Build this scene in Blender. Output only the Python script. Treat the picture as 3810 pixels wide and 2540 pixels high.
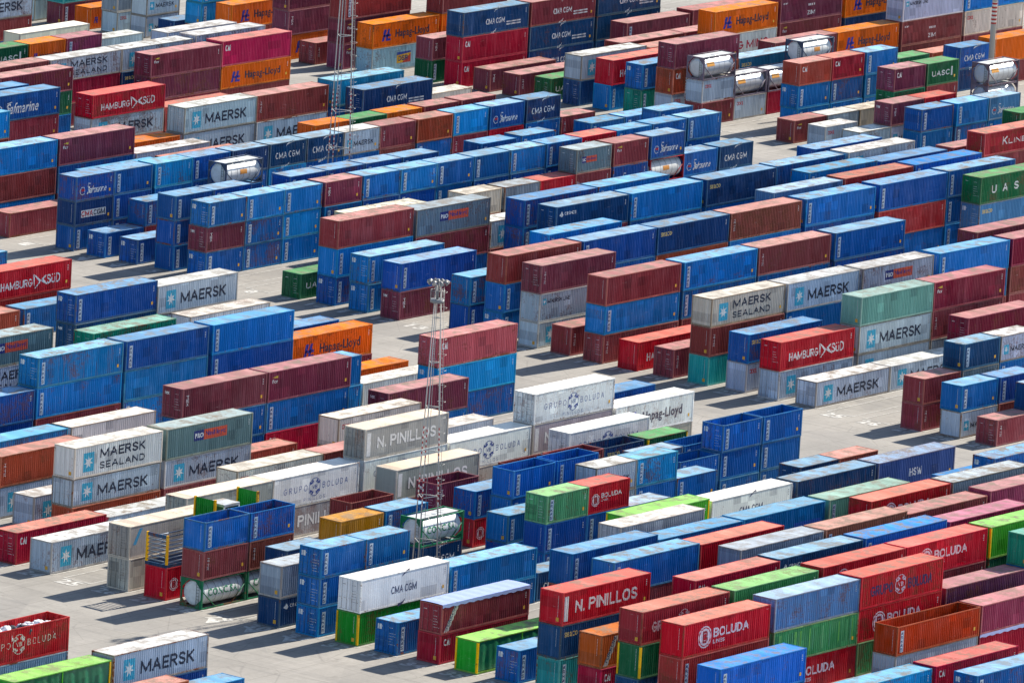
import bpy, bmesh, math, random
from mathutils import Matrix, Vector
R_=math.radians
C=bpy.context.scene.collection
for o in list(bpy.data.objects): bpy.data.objects.remove(o)
OX,OY=740.0,560.0
# ---------------------------------------------------------------- camera, sky, sun, exposure
PITCH,YAW,ROLL=0.200123209,0.651923596,0.0579302484
cam=bpy.data.cameras.new('camera'); cam.sensor_width=36.0; cam.lens=36.0*35568.745/3810.0
cam.clip_start=5; cam.clip_end=6000
co=bpy.data.objects.new('camera',cam); C.objects.link(co); bpy.context.scene.camera=co
fw=Vector((math.cos(YAW)*math.cos(PITCH),math.sin(YAW)*math.cos(PITCH),-math.sin(PITCH)))
rt=Vector((math.sin(YAW),-math.cos(YAW),0)); up=rt.cross(fw)
c_,s_=math.cos(ROLL),math.sin(ROLL); r2=rt*c_+up*s_; u2=up*c_-rt*s_
M=Matrix((( r2.x,u2.x,-fw.x,-OX),(r2.y,u2.y,-fw.y,-OY),(r2.z,u2.z,-fw.z,189.088447),(0,0,0,1)))
co.matrix_world=M
SUN_EL,SUN_AZ=R_(37.5),R_(-6.5)           # azimuth measured from +X towards +Y
sd=Vector((math.cos(SUN_EL)*math.cos(SUN_AZ),math.cos(SUN_EL)*math.sin(SUN_AZ),math.sin(SUN_EL)))
w=bpy.data.worlds.new('World'); bpy.context.scene.world=w; w.use_nodes=True
nt=w.node_tree; bg=nt.nodes['Background']
sky=nt.nodes.new('ShaderNodeTexSky'); sky.sky_type='NISHITA'; sky.sun_disc=False
sky.sun_elevation=SUN_EL; sky.sun_rotation=R_(90)-SUN_AZ; sky.air_density=1.0; sky.dust_density=0.6
nt.links.new(sky.outputs[0],bg.inputs[0]); bg.inputs[1].default_value=0.092
sl=bpy.data.lights.new('sun','SUN'); sl.energy=5.0; sl.angle=R_(0.53); sl.color=(1.0,0.935,0.82)
so=bpy.data.objects.new('sun',sl); C.objects.link(so); so.rotation_euler=sd.to_track_quat('Z','Y').to_euler()
vs=bpy.context.scene.view_settings; vs.view_transform='Standard'; vs.look='None'; vs.exposure=1.02; vs.gamma=1.0
random.seed(11)

# ---------------------------------------------------------------- helpers
def lin(c):
    return tuple(((v/255.)/12.92 if v/255.<=0.04045 else ((v/255.+0.055)/1.055)**2.4) for v in c)
class MB:
    """collects boxes, quads and tubes, builds ONE mesh"""
    def __init__(s): s.v=[]; s.f=[]; s.sm=[]
    def quad(s,a,b,c,d,smooth=False):
        n=len(s.v); s.v+=[a,b,c,d]; s.f.append((n,n+1,n+2,n+3)); s.sm.append(smooth)
    def box(s,x0,x1,y0,y1,z0,z1):
        n=len(s.v)
        s.v+=[(x0,y0,z0),(x1,y0,z0),(x1,y1,z0),(x0,y1,z0),(x0,y0,z1),(x1,y0,z1),(x1,y1,z1),(x0,y1,z1)]
        for f in ((0,3,2,1),(4,5,6,7),(0,1,5,4),(1,2,6,5),(2,3,7,6),(3,0,4,7)):
            s.f.append(tuple(n+i for i in f)); s.sm.append(False)
    def tube(s,a,b,r0,r1=None,seg=8,cap=True):
        a=Vector(a); b=Vector(b); r1=r0 if r1 is None else r1
        d=(b-a).normalized(); t=Vector((0,0,1)) if abs(d.z)<.9 else Vector((1,0,0))
        p=d.cross(t).normalized(); q=d.cross(p)
        n=len(s.v)
        for i in range(seg):
            an=2*math.pi*i/seg; e=p*math.cos(an)+q*math.sin(an)
            s.v.append(tuple(a+e*r0)); s.v.append(tuple(b+e*r1))
        for i in range(seg):
            j=(i+1)%seg; s.f.append((n+2*i,n+2*i+1,n+2*j+1,n+2*j)); s.sm.append(True)
        if cap:
            s.f.append(tuple(n+2*i for i in range(seg))); s.sm.append(False)
            s.f.append(tuple(n+2*i+1 for i in reversed(range(seg)))); s.sm.append(False)
    def strip(s,pts_a,pts_b,smooth=False):
        n=len(s.v)
        for a,b in zip(pts_a,pts_b): s.v+=[tuple(a),tuple(b)]
        for i in range(len(pts_a)-1):
            s.f.append((n+2*i,n+2*i+2,n+2*i+3,n+2*i+1)); s.sm.append(smooth)
    def mesh(s,name):
        m=bpy.data.meshes.new(name); m.from_pydata(s.v,[],s.f)
        m.polygons.foreach_set('use_smooth',s.sm); m.update(); return m
def new(name,mesh,parent=None,mat=None,col=None,loc=None):
    o=bpy.data.objects.new(name,mesh); C.objects.link(o)
    if parent is not None: o.parent=parent
    if mat is not None and mesh is not None and not mesh.materials: mesh.materials.append(mat)
    if col is not None: o.color=(*col,1)
    if loc is not None: o.location=loc
    return o
def tag(o,label,cat,group=None):
    o['label']=label; o['category']=cat
    if group: o['group']=group

# ---------------------------------------------------------------- materials
def mat(name): 
    m=bpy.data.materials.new(name); m.use_nodes=True; n=m.node_tree.nodes; l=m.node_tree.links
    return m,n,l,n['Principled BSDF']
def nz(n,l,scale,detail=4,coord=None,rough=.6):
    t=n.new('ShaderNodeTexNoise'); t.inputs['Scale'].default_value=scale; t.inputs['Detail'].default_value=detail; t.inputs['Roughness'].default_value=rough
    if coord is not None: l.new(coord,t.inputs['Vector'])
    return t.outputs['Fac']
def ramp(n,l,src,a,b,ca=(0,0,0,1),cb=(1,1,1,1)):
    r=n.new('ShaderNodeValToRGB'); r.color_ramp.elements[0].position=a; r.color_ramp.elements[1].position=b
    r.color_ramp.elements[0].color=ca; r.color_ramp.elements[1].color=cb; l.new(src,r.inputs[0]); return r.outputs[0]
def mix(n,l,fac,a,b,mode='MIX'):
    x=n.new('ShaderNodeMix'); x.data_type='RGBA'; x.blend_type=mode
    for sck,val in ((0,fac),(6,a),(7,b)):
        if isinstance(val,(int,float)): x.inputs[sck].default_value=val
        elif isinstance(val,tuple): x.inputs[sck].default_value=(*val[:3],1)
        else: l.new(val,x.inputs[sck])
    return x.outputs[2]
def mathn(n,l,op,a,b=None):
    x=n.new('ShaderNodeMath'); x.operation=op
    for i,val in enumerate((a,b)):
        if val is None: continue
        if isinstance(val,(int,float)): x.inputs[i].default_value=val
        else: l.new(val,x.inputs[i])
    return x.outputs[0]
def obj_coord(n,l,sc=(1,1,1)):
    tc=n.new('ShaderNodeTexCoord'); oi=n.new('ShaderNodeObjectInfo')
    ad=n.new('ShaderNodeVectorMath'); ad.operation='ADD'
    mu=n.new('ShaderNodeVectorMath'); mu.operation='SCALE'; mu.inputs[0].default_value=(173,91,57); l.new(oi.outputs['Random'],mu.inputs['Scale'])
    l.new(tc.outputs['Object'],ad.inputs[0]); l.new(mu.outputs[0],ad.inputs[1])
    mp=n.new('ShaderNodeMapping'); mp.inputs['Scale'].default_value=sc; l.new(ad.outputs[0],mp.inputs['Vector'])
    return mp.outputs[0],oi,tc
RUST=lin((112,62,38))
def m_paint(name,rough=.48,streak=.5,rust=.6,roof=False,dent=.35,fade=.38,fixed=None):
    m,n,l,b=mat(name)
    v,oi,tc=obj_coord(n,l)
    def mapped(sc):
        mp=n.new('ShaderNodeMapping'); mp.inputs['Scale'].default_value=sc; l.new(v,mp.inputs['Vector']); return mp.outputs[0]
    def clampm(x,k):
        q=mathn(n,l,'MULTIPLY',x,k); q.node.use_clamp=True; return q
    rnd=oi.outputs['Random']; col=oi.outputs['Color']
    # three more random numbers per container part
    wn=n.new('ShaderNodeTexWhiteNoise'); wn.noise_dimensions='1D'; l.new(rnd,wn.inputs['W']); sc=n.new('ShaderNodeSeparateColor'); l.new(wn.outputs['Color'],sc.inputs[0])
    r1,r2,r3=sc.outputs
    big=nz(n,l,.5,5,v,.62); fine=nz(n,l,5.,6,v,.72)
    st=nz(n,l,1.0,5,mapped((3.0,3.0,.14) if not roof else (.8,.2,1)),.72)
    thin=nz(n,l,1.0,4,mapped((7.0,7.0,.22) if not roof else (2.5,.35,1)),.75)
    hs=n.new('ShaderNodeHueSaturation'); hs.inputs['Saturation'].default_value=1.08
    # brightness of the single wall panels differs a little (each sheet was painted and repaired on its own)
    sp=n.new('ShaderNodeSeparateXYZ'); l.new(v,sp.inputs[0])
    pn=n.new('ShaderNodeTexWhiteNoise'); pn.noise_dimensions='1D'; l.new(mathn(n,l,'FLOOR',mathn(n,l,'MULTIPLY',sp.outputs['X'],1/1.39)),pn.inputs['W'])
    val=mathn(n,l,'MULTIPLY_ADD',rnd,.24); val.node.inputs[2].default_value=.83
    v2=mathn(n,l,'MULTIPLY_ADD',pn.outputs['Value'],.22); l.new(val,v2.node.inputs[2])
    l.new(v2,hs.inputs['Value']); l.new(col,hs.inputs['Color']); c=hs.outputs[0]
    if not roof:      # repair patches: a sheet cut out and repainted in a slightly different shade
        cz=n.new('ShaderNodeCombineXYZ'); l.new(mathn(n,l,'FLOOR',mathn(n,l,'MULTIPLY',sp.outputs['X'],1/1.1)),cz.inputs[0]); l.new(mathn(n,l,'FLOOR',mathn(n,l,'MULTIPLY',sp.outputs['Z'],1/.9)),cz.inputs[1])
        cn=n.new('ShaderNodeTexWhiteNoise'); cn.noise_dimensions='2D'; l.new(cz.outputs[0],cn.inputs['Vector'])
        c=mix(n,l,mathn(n,l,'MULTIPLY',mathn(n,l,'GREATER_THAN',cn.outputs['Value'],.93),.55),c,mix(n,l,1.,c,(.55,.55,.58),'MULTIPLY'))
        c=mix(n,l,mathn(n,l,'MULTIPLY',mathn(n,l,'LESS_THAN',cn.outputs['Value'],.05),.55),c,mix(n,l,1.,c,(1.5,1.5,1.45),'MULTIPLY'))
    # chalky fading in clouds, stronger on old boxes
    fd=ramp(n,l,big,.38,.68); fd=mathn(n,l,'MULTIPLY',fd,mathn(n,l,'MULTIPLY',r1,fade))
    c=mix(n,l,fd,c,mix(n,l,.16,mix(n,l,1.,c,(1.35,1.35,1.35),'MULTIPLY'),(.62,.62,.60)))
    # runs of dirt and pale run-off
    f1=mathn(n,l,'MULTIPLY',ramp(n,l,st,.5,.66),streak*.9); c=mix(n,l,f1,c,mix(n,l,.08,mix(n,l,1.,c,(1.6,1.6,1.6),'MULTIPLY'),(.8,.8,.78)))
    f2=mathn(n,l,'MULTIPLY',ramp(n,l,st,.26,.46,(1,1,1,1),(0,0,0,1)),streak*.6); c=mix(n,l,f2,c,mix(n,l,.6,c,(.05,.04,.035)))
    # rust: thin runs and eaten patches, a few boxes much worse than the rest
    amt=mathn(n,l,'POWER',r2,2.2)
    tr=mathn(n,l,'MULTIPLY_ADD',amt,-.13); tr.node.inputs[2].default_value=.655
    q=clampm(mathn(n,l,'SUBTRACT',thin,tr),9.); c=mix(n,l,mathn(n,l,'MULTIPLY',q,rust*.8),c,lin((120,72,46)))
    tp=mathn(n,l,'MULTIPLY_ADD',amt,-.14); tp.node.inputs[2].default_value=.66
    pt=mathn(n,l,'SUBTRACT',mathn(n,l,'ADD',mathn(n,l,'MULTIPLY',big,.55),mathn(n,l,'MULTIPLY',fine,.5)),tp)
    q=clampm(pt,16.); c=mix(n,l,mathn(n,l,'MULTIPLY',q,rust),c,RUST)
    # scuffs
    q=clampm(mathn(n,l,'SUBTRACT',nz(n,l,1.0,7,mapped((.7,.7,4.0)),.8),.62),10.); c=mix(n,l,mathn(n,l,'MULTIPLY',q,.4),c,(.6,.58,.56))
    if roof:
        pud=ramp(n,l,nz(n,l,.75,6,v,.68),.47,.60); c=mix(n,l,mathn(n,l,'MULTIPLY',pud,mathn(n,l,'MULTIPLY_ADD',r3,.42)),c,(.25,.20,.15))
    l.new(c,b.inputs['Base Color'])
    b.inputs['Roughness'].default_value=rough; b.inputs['Specular IOR Level'].default_value=.12
    bp=n.new('ShaderNodeBump'); bp.inputs['Strength'].default_value=dent; bp.inputs['Distance'].default_value=.06
    l.new(nz(n,l,.9,3,v,.5),bp.inputs['Height']); l.new(bp.outputs[0],b.inputs['Normal'])
    return m
M_SIDE=m_paint('paint_side'); M_ROOF=m_paint('paint_roof',.62,.5,.45,roof=True)
M_REEF=m_paint('paint_reefer',.42,.16,.4,fade=.1)
M_FRAME=m_paint('paint_frame',.55,.4,1.0)
M_DOOR=m_paint('paint_door',.5,.4,.5)
def m_plain(name,rough=.5,metal=0.,nscale=6.,var=.25,spec=.4,bump=0.,worn=0.):
    m,n,l,b=mat(name); v,oi,tc=obj_coord(n,l)
    f=nz(n,l,nscale,5,v,.65)
    c=mix(n,l,mathn(n,l,'MULTIPLY',ramp(n,l,f,.4,.75),var),oi.outputs['Color'],(.18,.16,.14))
    l.new(c,b.inputs['Base Color']); b.inputs['Roughness'].default_value=rough; b.inputs['Metallic'].default_value=metal; b.inputs['Specular IOR Level'].default_value=spec
    if worn:
        mp=n.new('ShaderNodeMapping'); mp.inputs['Scale'].default_value=(6,6,1.2); l.new(v,mp.inputs['Vector'])
        w1=nz(n,l,1.0,6,mp.outputs[0],.8)
        th=mathn(n,l,'MULTIPLY_ADD',oi.outputs['Random'],-.14); th.node.inputs[2].default_value=.80
        al=mathn(n,l,'MULTIPLY',mathn(n,l,'SUBTRACT',th,w1),9.); al.node.use_clamp=True
        l.new(mathn(n,l,'MULTIPLY',al,.93),b.inputs['Alpha'])
    if bump:
        bp=n.new('ShaderNodeBump'); bp.inputs['Strength'].default_value=bump; bp.inputs['Distance'].default_value=.05
        l.new(f,bp.inputs['Height']); l.new(bp.outputs[0],b.inputs['Normal'])
    return m
M_DECAL=m_plain('decal_paint',.55,0,3.,.3,worn=1.)
M_SIGN=m_plain('sign_paint',.55,0,3.,.2)
M_GEAR=m_plain('gear_metal',.45,.4,8.,.3)
M_STEEL=m_plain('stainless_steel',.45,.5,2.5,.2)
M_TANK=m_plain('tank_paint',.5,0,1.6,.35,.3)
M_TARP=m_plain('tarpaulin',.35,0,2.,.15,.5,.4)
M_GALV=m_plain('galvanised_steel',.55,.35,7.,.35)
M_SACK=m_plain('sack_fabric',.8,0,3.,.35,.2,.8)
def m_floor():
    m,n,l,b=mat('container_floor'); v,oi,tc=obj_coord(n,l)
    c=mix(n,l,ramp(n,l,nz(n,l,2.,6,v),.35,.7),lin((70,52,40)),lin((118,92,70))); l.new(c,b.inputs['Base Color']); b.inputs['Roughness'].default_value=.8; return m
M_FLOOR=m_floor()
def m_stripe():
    m,n,l,b=mat('mast_paint'); tc=n.new('ShaderNodeTexCoord'); sp=n.new('ShaderNodeSeparateXYZ'); l.new(tc.outputs['Object'],sp.inputs[0])
    z=sp.outputs['Z']
    # bands of red and white stripes between given heights (custom per mast through object colour: r,g = zone offset)
    fr=mathn(n,l,'FRACT',mathn(n,l,'MULTIPLY',z,1/.46)); red=mathn(n,l,'LESS_THAN',fr,.5)
    oi=n.new('ShaderNodeObjectInfo'); sc=n.new('ShaderNodeSeparateColor'); l.new(oi.outputs['Color'],sc.inputs[0])
    def zone(lo,hi): return mathn(n,l,'MULTIPLY',mathn(n,l,'GREATER_THAN',z,lo),mathn(n,l,'LESS_THAN',z,hi))
    lo=mathn(n,l,'MULTIPLY',sc.outputs[0],30.0)
    za=mathn(n,l,'SUBTRACT',z,lo)
    def zn(a,b_): return mathn(n,l,'MULTIPLY',mathn(n,l,'GREATER_THAN',za,a),mathn(n,l,'LESS_THAN',za,b_))
    zz=mathn(n,l,'MAXIMUM',zn(0,2.6),zn(4.1,6.9))
    g=lin((172,168,164))
    paint=mix(n,l,red,lin((220,216,210)),lin((176,52,50)))
    c=mix(n,l,zz,g,paint); l.new(c,b.inputs['Base Color']); b.inputs['Roughness'].default_value=.45; b.inputs['Metallic'].default_value=.15
    return m
M_STRIPE=m_stripe()
def m_concrete():
    m,n,l,b=mat('concrete_paving'); tc=n.new('ShaderNodeTexCoord'); v=tc.outputs['Object']
    f=nz(n,l,.09,6,v,.65); g=nz(n,l,2.5,6,v,.7); h=nz(n,l,.5,5,v,.6)
    c=mix(n,l,ramp(n,l,f,.32,.7),lin((126,122,116)),lin((152,147,140)))
    c=mix(n,l,mathn(n,l,'MULTIPLY',ramp(n,l,g,.4,.8),.35),c,lin((98,94,90)))
    # tyre tracks: long soft streaks along and across the aisles
    mp=n.new('ShaderNodeMapping'); mp.inputs['Scale'].default_value=(.9,.035,1); l.new(v,mp.inputs['Vector'])
    t1=ramp(n,l,nz(n,l,1.0,5,mp.outputs[0],.7),.52,.75)
    c=mix(n,l,mathn(n,l,'MULTIPLY',t1,.5),c,lin((92,89,88)))
    mp2=n.new('ShaderNodeMapping'); mp2.inputs['Scale'].default_value=(.04,.8,1); l.new(v,mp2.inputs['Vector'])
    t2=ramp(n,l,nz(n,l,1.0,5,mp2.outputs[0],.7),.54,.78)
    c=mix(n,l,mathn(n,l,'MULTIPLY',t2,.42),c,lin((160,155,149)))
    # oil spots and rusty runs
    c=mix(n,l,mathn(n,l,'MULTIPLY',ramp(n,l,h,.62,.74),.5),c,lin((84,79,74)))
    pz=n.new('ShaderNodeTexVoronoi'); pz.inputs['Scale'].default_value=.11; pz.inputs['Randomness'].default_value=.9; l.new(v,pz.inputs['Vector'])
    sq=n.new('ShaderNodeSeparateColor'); l.new(pz.outputs['Color'],sq.inputs[0])
    c=mix(n,l,mathn(n,l,'MULTIPLY',ramp(n,l,sq.outputs[0],.72,.74),.22),c,lin((104,102,102)))
    cr=n.new('ShaderNodeTexVoronoi'); cr.feature='DISTANCE_TO_EDGE'; cr.inputs['Scale'].default_value=.16; l.new(v,cr.inputs['Vector'])
    c=mix(n,l,mathn(n,l,'MULTIPLY',ramp(n,l,cr.outputs['Distance'],.002,.010,(1,1,1,1),(0,0,0,1)),.3),c,lin((84,80,78)))
    # slab joints
    br=n.new('ShaderNodeTexBrick'); br.inputs['Scale'].default_value=1.0; br.offset=0
    br.inputs['Brick Width'].default_value=6.28; br.inputs['Row Height'].default_value=4.302; br.inputs['Mortar Size'].default_value=.035
    br.inputs['Color1'].default_value=(1,1,1,1); br.inputs['Color2'].default_value=(.9,.9,.9,1); br.inputs['Mortar'].default_value=(.62,.6,.58,1)
    l.new(v,br.inputs['Vector'])
    c=mix(n,l,.8,c,br.outputs['Color'],'MULTIPLY')
    l.new(c,b.inputs['Base Color']); b.inputs['Roughness'].default_value=.85
    bp=n.new('ShaderNodeBump'); bp.inputs['Strength'].default_value=.2; bp.inputs['Distance'].default_value=.02; l.new(g,bp.inputs['Height']); l.new(bp.outputs[0],b.inputs['Normal'])
    return m
M_CONC=m_concrete()
def m_line():
    m,n,l,b=mat('road_paint'); tc=n.new('ShaderNodeTexCoord'); f=nz(n,l,1.8,6,tc.outputs['Object'],.7)
    c=mix(n,l,ramp(n,l,f,.38,.62),lin((196,194,188)),lin((150,147,143))); l.new(c,b.inputs['Base Color']); b.inputs['Roughness'].default_value=.7; return m
M_LINE=m_line()
# ---------------------------------------------------------------- ground
def zg_A(X,R): return min(1,max(0,(R-27)/3))*min(1,max(0,(X-640)/15))*(.3 if R<=32 else max(.15,.3-.075*(R-32)))
def zg_B(X,R):
    if R<0: return -min(1,max(0,(X-730)/100))*(.02*min(10,-R)+.17*max(0,-R-10))
    return min(1,max(0,(X-790)/40))*.25*min(1,R/2)
def zg_C(X,R): return .3 if R>=0 else max(-2.5,.3+.125*R)
def rowof(Y): return 24+(527.38-Y)/4.302
def yrow(R): return 527.38-4.302*(R-24)
def zg(X,Y):
    R=max(-24,min(48,rowof(Y)))
    if X<716: return zg_A(X,R)
    if X<738: t=(X-716)/22; return zg_A(716,R)*(1-t)+zg_B(738,R)*t
    if X<829: return zg_B(X,R)
    if X<851: t=(X-829)/22; return zg_B(829,R)*(1-t)+zg_C(851,R)*t
    return zg_C(X,R)
xs=[-3000,-1200,-200,200,400]+[470+3*i for i in range(181)]+[1020,1100,1300,1800,3000,6000]
ys=[-4000,-1500,-300,200,330]+[390+2.151*i for i in range(183)]+[800,900,1100,1600,3000,6000]
g=MB(); g.v=[(x-OX,y-OY,zg(x,y)) for y in ys for x in xs]; nx=len(xs)
g.f=[(j*nx+i,j*nx+i+1,(j+1)*nx+i+1,(j+1)*nx+i) for j in range(len(ys)-1) for i in range(nx-1)]; g.sm=[True]*len(g.f)
ground=new('ground',g.mesh('ground'),None,M_CONC); ground['kind']='structure'
# painted slot outlines, row numbers
BLK={'0':(488.3,18),'A':(626.5,14),'B':(740.1,14),'C':(853.3,16)}
ln=MB()
def pstrip(x0,y0,x1,y1,wd,dz=.02):
    n=max(1,int(math.hypot(x1-x0,y1-y0)/1.5)); dx,dy=(x1-x0),(y1-y0); L=math.hypot(dx,dy); px,py=-dy/L*wd/2,dx/L*wd/2
    A=[];B=[]
    for i in range(n+1):
        t=i/n; x=x0+dx*t; y=y0+dy*t
        z=zg(x,y)+dz
        A.append((x+px-OX,y+py-OY,z)); B.append((x-px-OX,y-py-OY,z))
    ln.strip(B,A)
for bk,rows in (('A',range(5,44)),('B',range(-12,31)),('C',range(-22,12)),('0',range(29,37))):
    x0,k=BLK[bk]; xe=x0+6.28*k-.2
    if bk=='0': x0=550
    for R in rows:
        y=yrow(R)
        for yy in (y-.28,y+2.72):
            if xe-x0>1:
                pstrip(x0-.3,yy,xe,yy,.11)
        for j in range(0,k+1,2):
            xx=BLK[bk][0]+6.28*j-.12
            if xx<x0-1: continue
            pstrip(xx,y-.28,xx,y+.5,.1,.024); pstrip(xx,y+1.9,xx,y+2.72,.1,.024)
        if bk!='0': pstrip(x0-.3,y-.28,x0-.3,y+2.72,.11,.024)
lines=new('road_marking',ln.mesh('road_marking'),None,M_LINE); lines['kind']='structure'

# ---------------------------------------------------------------- lettering
_dg=None
_txt={}
def text_mesh(txt,bold=.0):
    """flat 2-D outline (vertices list, faces list) normalised to its own bounding box"""
    key=(txt,bold)
    if key in _txt: return _txt[key]
    cu=bpy.data.curves.new('t','FONT'); cu.body=txt; cu.resolution_u=2; cu.offset=bold; cu.space_character=1.05
    o=bpy.data.objects.new('t',cu); C.objects.link(o)
    bpy.context.view_layer.update()
    me=bpy.data.meshes.new_from_object(o.evaluated_get(bpy.context.evaluated_depsgraph_get()))
    v=[(p.co.x,p.co.y) for p in me.vertices]; f=[tuple(p.vertices) for p in me.polygons]
    bpy.data.objects.remove(o); bpy.data.curves.remove(cu); bpy.data.meshes.remove(me)
    x0=min(p[0] for p in v); x1=max(p[0] for p in v); y0=min(p[1] for p in v); y1=max(p[1] for p in v)
    v=[((p[0]-x0)/(x1-x0),(p[1]-y0)/(y1-y0)) for p in v]
    _txt[key]=(v,f); return _txt[key]
# block capitals drawn as strokes, laid down in narrow columns so that they can follow the folds of a wall
def _arc(cx,cy,rx,ry,a0,a1,n=9): return [(cx+rx*math.cos(math.radians(a0+(a1-a0)*i/n)),cy+ry*math.sin(math.radians(a0+(a1-a0)*i/n))) for i in range(n+1)]
GL={'A':(.78,[[(0,0),(.39,1),(.78,0)],[(.14,.33),(.64,.33)]]),'B':(.62,[[(0,0),(0,1),(.36,1)]+_arc(.36,.76,.24,.24,90,-90)+[(0,.52)],[(.36,.52)]+_arc(.36,.26,.26,.26,90,-90)+[(0,0)]]),
'C':(.72,[_arc(.38,.5,.38,.5,50,310,14)]),'D':(.68,[[(0,0),(0,1),(.25,1)]+_arc(.25,.5,.43,.5,90,-90,12)+[(0,0)]]),'E':(.55,[[(.55,1),(0,1),(0,0),(.55,0)],[(0,.5),(.48,.5)]]),'F':(.55,[[(.55,1),(0,1),(0,0)],[(0,.5),(.46,.5)]]),
'G':(.76,[_arc(.38,.5,.38,.5,50,330,14)+[(.74,.45),(.42,.45)]]),'H':(.66,[[(0,0),(0,1)],[(.66,0),(.66,1)],[(0,.5),(.66,.5)]]),'I':(.02,[[(.01,0),(.01,1)]]),'K':(.64,[[(0,0),(0,1)],[(.62,1),(.03,.42)],[(.2,.58),(.64,0)]]),'L':(.5,[[(0,1),(0,0),(.5,0)]]),
'M':(1.0,[[(0,0),(0,1),(.5,.1),(1.0,1),(1.0,0)]]),'N':(.68,[[(0,0),(0,1),(.68,0),(.68,1)]]),'O':(.78,[_arc(.39,.5,.39,.5,0,360,20)]),'P':(.6,[[(0,0),(0,1),(.34,1)]+_arc(.34,.74,.26,.26,90,-90)+[(0,.48)]]),'R':(.64,[[(0,0),(0,1),(.36,1)]+_arc(.36,.75,.25,.25,90,-90)+[(0,.5)],[(.3,.5),(.64,0)]]),
'S':(.58,[_arc(.29,.745,.28,.255,25,200,9)+[(.12,.58),(.46,.42)]+_arc(.29,.255,.29,.255,20,-160,9)]),'T':(.62,[[(0,1),(.62,1)],[(.31,1),(.31,0)]]),'U':(.66,[[(0,1),(0,.33)]+_arc(.33,.33,.33,.33,180,360,10)+[(.66,1)]]),'V':(.74,[[(0,1),(.37,0),(.74,1)]]),'W':(1.0,[[(0,1),(.25,0),(.5,.8),(.75,0),(1,1)]]),'Y':(.7,[[(0,1),(.35,.48),(.7,1)],[(.35,.48),(.35,0)]]),'Z':(.6,[[(0,1),(.6,1),(0,0),(.6,0)]]),
'.':(.02,[[(.01,.0),(.01,.02)]]),'Ü':(.66,[[(0,.58),(0,.28)]+_arc(.33,.28,.33,.28,180,360,10)+[(.66,.58)],[(.1,.99),(.11,1)],[(.55,.99),(.56,1)]])}
def block_text(txt,x0,x1,z0,z1,sw=.17,gap=.24,cuts=()):
    """vertical runs (quads) of block capitals filling the box x0..x1, z0..z1; sw: stroke as share of the height"""
    h=z1-z0; adv=[]; x=0.
    for ch in txt:
        if ch==' ': x+=.38; continue
        wd,st=GL[ch]; adv.append((x,ch)); x+=wd+gap+sw*.35
    tot=x-gap-sw*.35; w=h*sw; kx=(x1-x0-w)/tot
    segs=[]
    for ax,ch in adv:
        for pl in GL[ch][1]:
            q=[(x0+w/2+(ax+px)*kx,z0+w/2+pz*(h-w)) for px,pz in pl]
            segs+=list(zip(q,q[1:]))
    step=max(.022,(x1-x0)/260.); n=int((x1-x0)/step)+1
    xs=sorted(set([x0+(x1-x0)*i/n for i in range(n+1)]+[c for c in cuts if x0<c<x1]))
    V=[];F=[]; r=w/2
    for xa,xb in zip(xs,xs[1:]):
        xm=(xa+xb)/2; iv=[]
        for (ax,az),(bx,bz) in segs:
            if min(ax,bx)-r>xm or max(ax,bx)+r<xm: continue
            lo=hi=None
            for px,pz in ((ax,az),(bx,bz)):      # square-ish caps
                if abs(px-xm)<=r:
                    d=r if (abs(ax-bx)<1e-6 or abs(az-bz)<1e-6) else math.sqrt(r*r-(px-xm)**2)
                    lo=pz-d if lo is None else min(lo,pz-d); hi=pz+d if hi is None else max(hi,pz+d)
            if abs(bx-ax)>1e-6:
                t=(xm-ax)/(bx-ax)
                L=math.hypot(bx-ax,bz-az); e=r*L/abs(bx-ax)
                if 0<=t<=1:
                    zc=az+(bz-az)*t; e=min(e,r+abs(bz-az)); lo=zc-e if lo is None else min(lo,zc-e); hi=zc+e if hi is None else max(hi,zc+e)
            if lo is not None: iv.append((max(z0,lo),min(z1,hi)))
        iv.sort(); m=[]
        for a,b in iv:
            if b<=a: continue
            if m and a<=m[-1][1]: m[-1][1]=max(m[-1][1],b)
            else: m.append([a,b])
        for a,b in m:
            k=len(V); V+=[(xa,a),(xb,a),(xb,b),(xa,b)]; F.append((k,k+1,k+2,k+3))
    return V,F
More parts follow.
